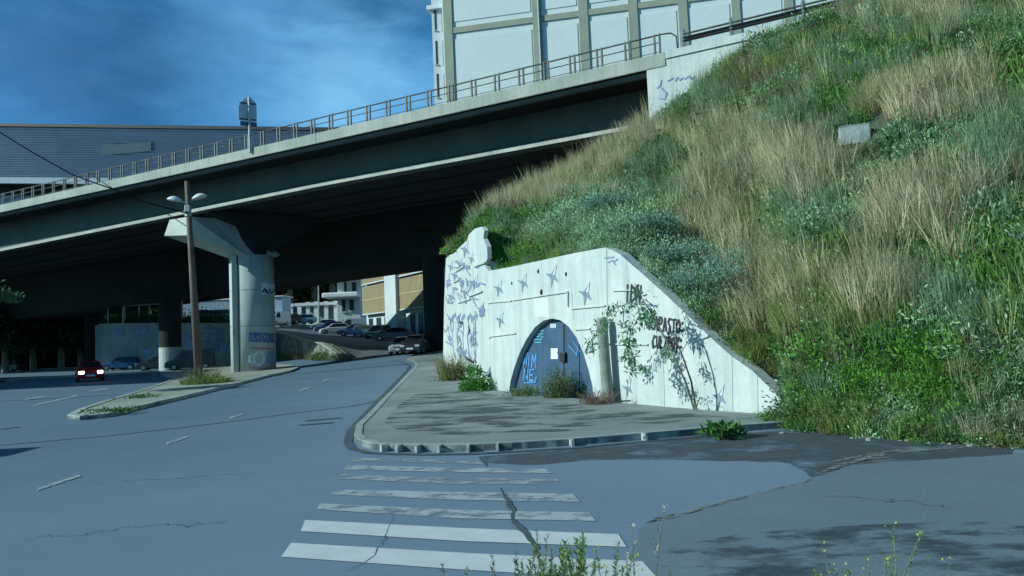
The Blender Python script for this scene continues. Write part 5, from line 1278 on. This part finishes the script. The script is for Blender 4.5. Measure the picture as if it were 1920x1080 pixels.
# retaining walls of the upper street
GWm = mat('grey_retaining', (.30, .33, .33), (.20, .23, .24), .35, .9, .2, 4, streak=.45, fine=.1)
def rwall(name, label, path, m, capm=KERB, lip=.25, th=.5, zb=-1):
    t = thing(name, label, 'wall', Vector((path[0][0], path[0][1], 0))); n = len(path); vs = []
    for i, (x, y, z) in enumerate(path):
        a = Vector(path[max(0, i-1)][:2]); b = Vector(path[min(n-1, i+1)][:2]); d_ = (b-a).normalized(); nn = Vector((-d_.y, d_.x))
        if nn.dot(Vector((x, y))) < 0: nn = -nn
        vs += [(x, y, zb), (x, y, z+lip), (x+nn.x*th, y+nn.y*th, z+lip), (x+nn.x*th, y+nn.y*th, zb)]
    fs = [(0, 1, 2, 3), tuple(4*(n-1)+j for j in range(4))[::-1]]+[(4*i+j, 4*i+(j+1) % 4, 4*i+4+(j+1) % 4, 4*i+4+j) for i in range(n-1) for j in range(4)]
    MB().add(vs, fs).build('wall_body', m, t)
    vs2 = [(v[0], v[1], v[2]+(.0 if i_ % 4 in (1, 2) else 0)) for i_, v in enumerate(vs)]; mb = MB()
    for i in range(n-1):
        p, q = Vector((path[i][0], path[i][1], path[i][2]+lip+.06)), Vector((path[i+1][0], path[i+1][1], path[i+1][2]+lip+.06)); mb.bar(p, q, th*.6, .12)
    mb.build('coping', capm, t); return t
wa = [(x, y-.15, hP(x, y+.2)+.15) for x, y in [(-48.0, 128), (-48.0, 100), (-47.9, 86.6), (-46, 85.9), (-38, 82.9), (-30, 79.9)]]; wa = [(x, y, 5.15 if x < -45 else (4.8 if x < -35 else 4.4)) for x, y, z in wa]
ra = rwall('graffiti_wall', 'long grey retaining wall with faint graffiti behind the left piers', wa, GWm, lip=.1)
def RA(px, py): return on_plane(px, py, Vector((-46, 85.55, 0)), Vector((6.0/17, -1, 0)).normalized()*1.0)
ran = Vector((-.33, -1, 0)).normalized()
a_, b_ = Vector((-46, 85.75, 0)), Vector((-30, 79.75, 0)); dd = (b_-a_).normalized(); ran = Vector((dd.y, -dd.x, 0)); 
if ran.dot(-a_) < 0: ran = -ran
def RAP(px, py, off=0): return on_plane(px, py, a_+ran*off, ran)
strokes(word('WAK', 212, 616, 5, 12, 7, 0)+word('MARK', 251, 616, 6, 10, 7, 0)+word('HUR', 265, 657, 5, 6, 7, 0)+word('OK', 345, 625, 7, 16, 9, 0)+word('BR', 352, 640, 7, 16, 9, 0)+word('ES', 384, 620, 9, 14, 12, 0)+word('OU', 415, 645, 9, 12, 9, 0), RAP, ran, .32, BLUEP, 'graffiti', ra, .06, jit=.8, label='faint blue grey scrawls along the far wall')
strokes([[(385, 620), (412, 622), (412, 650), (388, 650), (388, 622)]], RAP, ran, .9, mat('g_slate', (.12, .16, .22), (.2, .24, .3), 3, .9), 'graffiti', ra, .05, jit=1)
STW = mat('stone_wall', (.26, .27, .23), (.10, .12, .12), 1.1, .95, .6, 5, mix=(.42, .58))
wb = [(-28, 85.7, 3.6), (-21, 73.6, hP(-21, 74)+.25), (-17, 66.8, hP(-17, 67.2)), (-14, 61.6, hP(-14, 62)-.15)]
rwall('stone_wall', 'short rough stone wall falling toward the road right of the round pier', wb, STW, ISLAND, lip=.12, th=.8)
n = 70; pp_ = np.array([[-28+14*t_+rng.normal(0, .1), 85.2-23.7*t_-.2+rng.normal(0, .3), .75+rng.random()*.1] for t_ in rng.random(n)])
for k in range(n): pp_[k, 2] = hL(pp_[k, 0], pp_[k, 1])-.05
V, F, C = scatter(TM['dark']+TM['brown'], pp_, rng.uniform(.9, 1.9, n), 901); tag(npmesh('wall_foot_weeds', V, F, C), kind='stuff')
# concrete blocks by the road
CB = mat('block_concrete', (.42, .44, .42), (.28, .30, .30), 1.5, .9, .4, 10)
def cblock(px, py, size, rz, l_, m=CB, dz=0.0, name='concrete_block'):
    q = G(px, py); o = MB().box((0, 0, size[2]/2+dz), size).build(name, m, loc=q, bevel=.05); o.rotation_euler = (0, 0, rz); tag(o, l_, 'block', 'loose concrete blocks'); return o
cblock(530, 695, (2.2, .8, .62), .1, 'low pale concrete block on the island right of the round pier')
cblock(552, 694, (.7, .6, .55), .5, 'smaller broken concrete lump at the right end of the low pale block')
cblock(804, 672, (.75, .7, .8), .2, 'small concrete block on the pavement left of the stacked ones')
cblock(823, 662, (.9, .8, 1.1), -.2, 'lower stacked concrete block at the dark end of the side wall')
o = cblock(824, 662, (.95, .8, .9), -.15, 'teal painted upper block stacked at the dark end of the side wall', mat('teal_block', (.22, .45, .48), (.34, .50, .50), 2, .8), 1.12)

# trees and hedges beyond
def clump_tree(name, label, loc, h, rx, rz, c1, c2, seed, group=None, nl=1300, trunk=True, ls=.5):
    t = thing(name, label, 'tree', loc, group); g = random.Random(seed); T = []
    for k in range(9):
        a = g.uniform(0, 6.28); r = rx*g.uniform(.1, .75); T.append(shift(t_leaf(nl//9, rx*g.uniform(.35, .6), rz*g.uniform(.35, .6), ls, c1, c2, seed*13+k, asp=1.8, shell=.3), (math.cos(a)*r, math.sin(a)*r, h-rz+g.uniform(-.3, .7)*rz)))
    T.append(shift(t_leaf(nl//6, rx*.7, -rz*.6, ls, c1, c2, seed*17), (0, 0, h-rz)))
    V, F, C = cat(*T); npmesh('crown', V, F, C, LEAF, t)
    mb = MB(); mb.tube([(0, 0, -.5), (0, 0, (h-rz)*.6), (g.uniform(-.3, .3), 0, h-rz*.6)], [rx*.09, rx*.07, rx*.03], 8)
    for k in range(4): a = k*1.57+seed; mb.tube([(0, 0, (h-rz)*.7), (math.cos(a)*rx*.4, math.sin(a)*rx*.4, h-rz*.8)], [rx*.045, rx*.015], 6)
    mb.build('trunk', STEMM, t, local=True); return t
DG1, DG2 = (.012, .035, .015), (.035, .075, .03)
far = [(545, 128, 16, 8, 'dark tree right of the round pier beyond the kiosk'), (590, 130, 17, 8, 'dark tree in the middle above the garage canopy'), (625, 128, 19, 8, 'dark tree touching the white house'), (505, 132, 15, 8, 'dark tree hidden mostly behind the round pier'), (655, 135, 20, 8, 'dark tree behind the white house')]
for k, (px, d, h, rx, l_) in enumerate(far):
    p = P(px, 600, d); z0 = hP(p.x, d); clump_tree('dark_tree', l_, Vector((p.x, d, z0)), h, rx, h*.45, DG1, DG2, 20+k, 'dark trees beyond the underpass', 2600, ls=.9)
far2 = [(-60, 92, 9, 5, 'dark tree cut by the left edge behind the verge'), (10, 95, 9, 5, 'dark tree at the far left behind the parked cars'), (62, 98, 9.5, 5, 'dark tree left of the thin far lamp post'), (115, 101, 9, 5, 'dark tree right of the thin far lamp post'), (150, 104, 8, 4, 'dark tree next to the leftmost pier')]
for k, (px, d, h, rx, l_) in enumerate(far2):
    p = P(px, 680, d); clump_tree('dark_tree', l_, Vector((p.x, d, .0)), h, rx, h*.5, DG1, DG2, 40+k, 'dark trees beyond the left verge', 2600, ls=.6)
wd = []
g = np.random.default_rng(5); n = 900
ps = np.stack([g.uniform(-190, 30, n), g.uniform(134, 141, n), g.uniform(2, 8, n)], 1); ps[-160:] = np.stack([g.uniform(-115, -52, 160), g.uniform(112, 118, 160), g.uniform(-1.5, 2, 160)], 1); V, F, C = scatter([t_leaf(220, 3.2, 4.5, 1.1, DG1, (.04, .09, .04), 950+i, asp=1.6, shell=.4) for i in range(3)], ps, g.uniform(1.0, 1.5, n), 960)
tag(npmesh('wood', V, F, C), kind='stuff')
hd = []; n = 60
ps = np.array([[-47+15*t_, 87.8-6*t_, hP(-47+15*t_, 95)] for t_ in np.linspace(0, 1, n)]); V, F, C = scatter([t_leaf(260, .9, 1.6, .22, (.02, .07, .04), (.05, .13, .07), 970+i, asp=1.8, shell=.5) for i in range(3)], ps, g.uniform(.9, 1.2, n), 971)
hg = thing('hedge', 'dark green hedge along the top of the graffitied far wall', 'hedge', Vector(ps[30])); npmesh('foliage', V-ps[30], F, C, LEAF, hg)
fr = thing('fence', 'pale rail and thin posts on top of the graffitied far wall', 'fence', Vector((-46, 86.2, 5)))
MB().tube([(-47.6, 87.4, 7.4), (-46, 86.9, 7.4), (-37, 83.6, 7.3)], .10, 6).build('rail', GALV, fr)
for x, y in ((-47.4, 87.3), (-45, 86.5), (-43, 85.8), (-41.5, 85.2), (-37, 83.6)): MB().tube([(x, y, 4.9), (x, y, 7.9)], .07, 6).build('post', GALV, fr)
for px, y0, y1, d, l_ in ((105, 691, 618, 80, 'thin pale pole among the parked cars at the far left'), (598, 606, 528, 100, 'thin pale pole over the parked cars in front of the dark trees'), (232, 680, 575, 82, 'thin grey pole in front of the long graffitied wall')):
    p = G(px, y0) if px != 598 else P(px, y0, d); top = P(px-1, y1, p.y)
    o = thing('lamp_post', l_, 'pole', p, 'thin far poles'); MB().tube([(0, 0, 0), tuple(top-p)], [.13, .08], 8).build('pole', GALV, o, local=True); MB().tube([(0, 0, 0), (0, 0, .4)], .2, 8).build('base', GALV, o, local=True)
# branch entering on the left
q = P(-70, 700, 34); q.z = 0
t = thing('roadside_tree', 'leafy branch of a roadside tree entering at the left edge under the overpass', 'tree', q)
cc = P(-42, 565, 34)-q; T = [shift(t_leaf(380, .9, .6, .22, (.05, .12, .05), (.13, .21, .10), 990+k, asp=2.4, shell=.3), (cc.x+random.uniform(-1, .55), cc.y+random.uniform(-1, 1), cc.z+random.uniform(-.8, .9))) for k in range(9)]
V, F, C = cat(*T); npmesh('crown', V, F, C, LEAF, t); MB().tube([(0, 0, 0), (-.1, 0, cc.z*.6), (cc.x, 0, cc.z)], [.2, .16, .06], 8).build('trunk', STEMM, t, local=True)

# ------------------------------------------------------------------ vehicles
def paint(name, c, r=.3): return mat('paint_'+name, c, tuple(x*.9 for x in c), 1, r, spec=.6)
def make_car(label, body, loc, rz, L_=4.1, Wd=1.72, Hh=1.45, style='hatch', lit=False, group='cars parked beyond the underpass', name='parked_car', cat_='car'):
    t = thing(name, label, cat_, loc, group, rz); w = Wd/2; h = Hh
    # side profiles, x forward; lower body then greenhouse
    low_ = [(-L_/2, .32), (-L_/2-.02, .62), (-L_/2+.05, .92), (L_*.18, .95), (L_*.40, .82), (L_/2-.03, .66), (L_/2, .45), (L_/2-.05, .27), (L_*.40, .22), (-L_*.42, .22)]
    if style == 'van': low_ = [(-L_/2, .35), (-L_/2, 1.1), (L_*.30, 1.1), (L_*.42, .98), (L_/2-.03, .75), (L_/2, .45), (L_/2-.05, .27), (-L_*.42, .25)]
    def loft(prof, ws):
        vs = []; n = len(prof)
        for s_, k in ((-1, 1.0), (1, 1.0)):
            pass
        rings = [(-1, .90), (-1, 1.0), (1, 1.0), (1, .90)]
        vs = []
        for i, (sd_, kk) in enumerate(rings):
            off = w*(1.0 if i in (1, 2) else 1.0)
            for (x, z) in prof:
                yy = sd_*(w if i in (0, 3) else w-.10)
                if i in (0, 3): x2, z2 = x*.965, .58+(z-.58)*.80
                else: x2, z2 = x, z
                vs.append((x2, yy, z2))
        # order rings: outer(-), inner(-), inner(+), outer(+)
        fs = [tuple(range(n))[::-1], tuple(3*n+j for j in range(n))]
        for i in range(3):
            for j in range(n): fs.append((i*n+j, i*n+(j+1) % n, (i+1)*n+(j+1) % n, (i+1)*n+j))
        return vs, fs
    vs, fs = loft(low_, None); bo = MB().add(vs, fs).build('body', body, t, local=True, smooth=False, bevel=.03)
    zt, zb = h, .93
    if style == 'van': cab = [(-L_/2+.02, 1.08), (-L_/2+.06, h), (L_*.16, h), (L_*.33, 1.08)]
    elif style == 'sedan': cab = [(-L_*.40, .93), (-L_*.24, h-.03), (-L_*.0, h), (L_*.09, h-.06), (L_*.24, .93)]
    else: cab = [(-L_/2+.08, .92), (-L_*.40, h-.06), (-L_*.05, h), (L_*.08, h-.05), (L_*.27, .93)]
    n = len(cab); tw = .17
    def tap(x, z, sgn, o=0.0):
        k = (z-zb)/(zt-zb); return (x, sgn*(w-.07-tw*k+o), z)
    vs = [tap(x, z, -1) for x, z in cab]+[tap(x, z, 1) for x, z in cab]
    fs = [tuple(range(n)), tuple(range(2*n-1, n-1, -1))]+[(i, i+n, (i+1) % n+n, (i+1) % n) for i in range(n)]
    MB().add(vs, fs).build('roof', body, t, local=True, bevel=.05)
    cz = zb+(zt-zb)*.52
    def inset(poly, s): cx_ = sum(p[0] for p in poly)/len(poly); cy_ = sum(p[1] for p in poly)/len(poly); return [(cx_+(p[0]-cx_)*s, cy_+(p[1]-cy_)*s) for p in poly]
    win = inset([c for c in cab if True], .84)
    xs_ = [p[0] for p in win]; xm = (min(xs_)+max(xs_))/2
    for sgn in (-1, 1):
        if style == 'van': wp = [(L_*.02, 1.15), (L_*.02, h-.2), (L_*.14, h-.2), (L_*.27, 1.15)]
        else: wp = win
        vs = [tap(x, z, sgn, .012) for x, z in wp]+[tap(x, z, sgn, -.02) for x, z in wp]; m_ = len(wp)
        MB().add(vs, [tuple(range(m_)), tuple(range(2*m_-1, m_-1, -1))]+[(i, (i+1) % m_, (i+1) % m_+m_, i+m_) for i in range(m_)]).build('side_window', GLASS, t, local=True)
    def pane(pa, pb, s1, s2, nm):
        d_ = Vector((pb[0]-pa[0], 0, pb[1]-pa[1])); nn = Vector((d_.z, 0, -d_.x)).normalized()
        if nn.x*((pa[0]+pb[0])/2) < 0: nn = -nn
        A_ = [Vector(tap(pa[0]+d_.x*s, pa[1]+d_.z*s, g_, -.10))+nn*.012 for s, g_ in ((s1, -1), (s1, 1), (s2, 1), (s2, -1))]
        MB().prism(A_, -nn*.03).build(nm, GLASS, t, local=True)
    pane(cab[-1], cab[-2], .12, .92, 'windscreen'); pane(cab[0], cab[1], .25 if style != 'van' else .35, .85, 'rear_window')
    for sx_ in (-L_*.31, L_*.31):
        for sg_ in (-1, 1):
            y0, y1 = sg_*(w-.18), sg_*(w+.012)
            wl = MB().tube([(sx_, y0, .31), (sx_, y1, .31)], .31, 18).build('wheel', TYRE, t, local=True)
            MB().tube([(sx_, y1-.01*sg_, .31), (sx_, y1+.012*sg_, .31)], .19, 14).build('rim', RIM, wl, local=True)
    for sg_ in (-1, 1):
        MB().box((L_/2-.09, sg_*(w-.28), .66), (.16, .34, .14 if not lit else .20)).build('headlight', LAMPON if lit else LAMPOFF, t, local=True, bevel=.02)
        MB().box((-L_/2+.04, sg_*(w-.22), .74), (.12, .22, .22)).build('tail_light', mat('tail_red', (.25, .01, .01), None, 1, .3), t, local=True)
        MB().box((L_*.20, sg_*(w+.05), 1.0), (.10, .16, .12)).build('mirror', body, t, local=True)
    MB().box((L_/2-.01, 0, .44), (.07, .52, .12)).build('number_plate', WHITE, t, local=True); MB().box((L_/2-.03, 0, .58), (.05, .8, .10)).build('grille', DARKM, t, local=True)
    return t
RED = paint('red', (.35, .012, .012)); WHT = paint('white', (.62, .64, .64)); NAVY = paint('navy', (.05, .09, .20)); SILV = paint('silver', (.30, .33, .35)); BLK = paint('black', (.03, .033, .04)); LBL = paint('light_blue', (.20, .36, .45)); DKG = paint('dark_grey', (.09, .10, .12)); BLUE = paint('blue', (.03, .08, .22)); GREY = paint('grey', (.30, .33, .34))
def at(px, py): q = G(px, py); q.z += .02; return q
def head(px_, fwd_deg): return R(fwd_deg)
q = at(168, 715); q.z = hL(q.x, q.y)+.03
make_car('red hatchback with its headlights on coming along the left road', RED, q, R(-58), lit=True, group=None, name='red_car', L_=3.9)
cars = [('white hatchback parked leftmost of the front row in the car park', WHT, (627, 627), 200, 3.9, 1.45, 'hatch'),
        ('dark blue car parked right of the white hatchback', NAVY, (664, 636), 188, 4.1, 1.5, 'hatch'),
        ('pale blue car nosing out behind the dark blue one', LBL, (683, 629), 300, 4.1, 1.5, 'hatch'),
        ('black estate car in the middle of the parked row', BLK, (712, 627), 250, 4.4, 1.6, 'hatch'),
        ('long dark grey saloon with a silver nose right of the black estate', DKG, (738, 640), 185, 4.6, 1.45, 'sedan'),
        ('silver grey car facing the camera nearest under the deck', GREY, (757, 657), 268, 4.1, 1.45, 'hatch'),
        ('dark car in the shade right of the silver grey car', BLK, (782, 650), 262, 4.3, 1.5, 'hatch'),
        ('white van parked above the dark blue car', WHT, (658, 613), 205, 4.9, 2.1, 'van'),
        ('blue car parked behind the white hatchback', BLUE, (617, 608), 200, 4.2, 1.5, 'hatch'),
        ('white car half hidden left of the blue car', WHT, (605, 607), 200, 4.0, 1.45, 'hatch'),
        ('teal grey car parked in front of the garden wall', LBL, (565, 611), 190, 4.5, 1.5, 'hatch'),
        ('dark car parked right of the pale kiosk', BLK, (537, 612), 210, 4.2, 1.5, 'hatch'),
        ('white van next to the round pier', WHT, (518, 613), 255, 4.6, 2.0, 'van')]
dd_ = [100, 95, 92, 88, 82, 62, 60, 106, 104, 106, 112, 110, 104]
for (l_, m_, (a, b), rz, L_, Hh, st_), d_ in zip(cars, dd_):
    q = P(a, b, d_); q.z = hP(q.x, q.y)+.02; make_car(l_, m_, q, R(rz), L_, 1.75, Hh, st_)
cars2 = [('pale blue car parked beside the thin pole at the far left', LBL, (122, 688), 200), ('white car parked left of the thin pole', SILV, (76, 690), 195), ('pale car cut by the left edge of the verge', SILV, (2, 698), 200), ('blue car parked against the graffitied wall', BLUE, (228, 694), 185)]
for l_, m_, (a, b), rz in cars2: make_car(l_, m_, at(a, b), R(rz), group='cars parked on the left verge')
make_car('dark van standing behind the rusty lamp pole', BLK, at(357, 693), R(200), 4.6, 1.9, 1.95, 'van', group=None, name='dark_van', cat_='van')
make_car('dark car in deep shade right of the leftmost pier', BLK, at(298, 694), R(190), group=None)
make_car('dark car entering at the left edge of the road', BLK, at(-85, 731), R(10), group=None, name='passing_car')
make_car('grey car added out of view beyond the left edge to cast a long shadow', SILV, Vector((-14.9, 15.1, .02)), R(184), 4.4, 1.75, 1.5, group=None, name='unseen_shadow_car')  # added unseen car, placed only for its shadow on the road
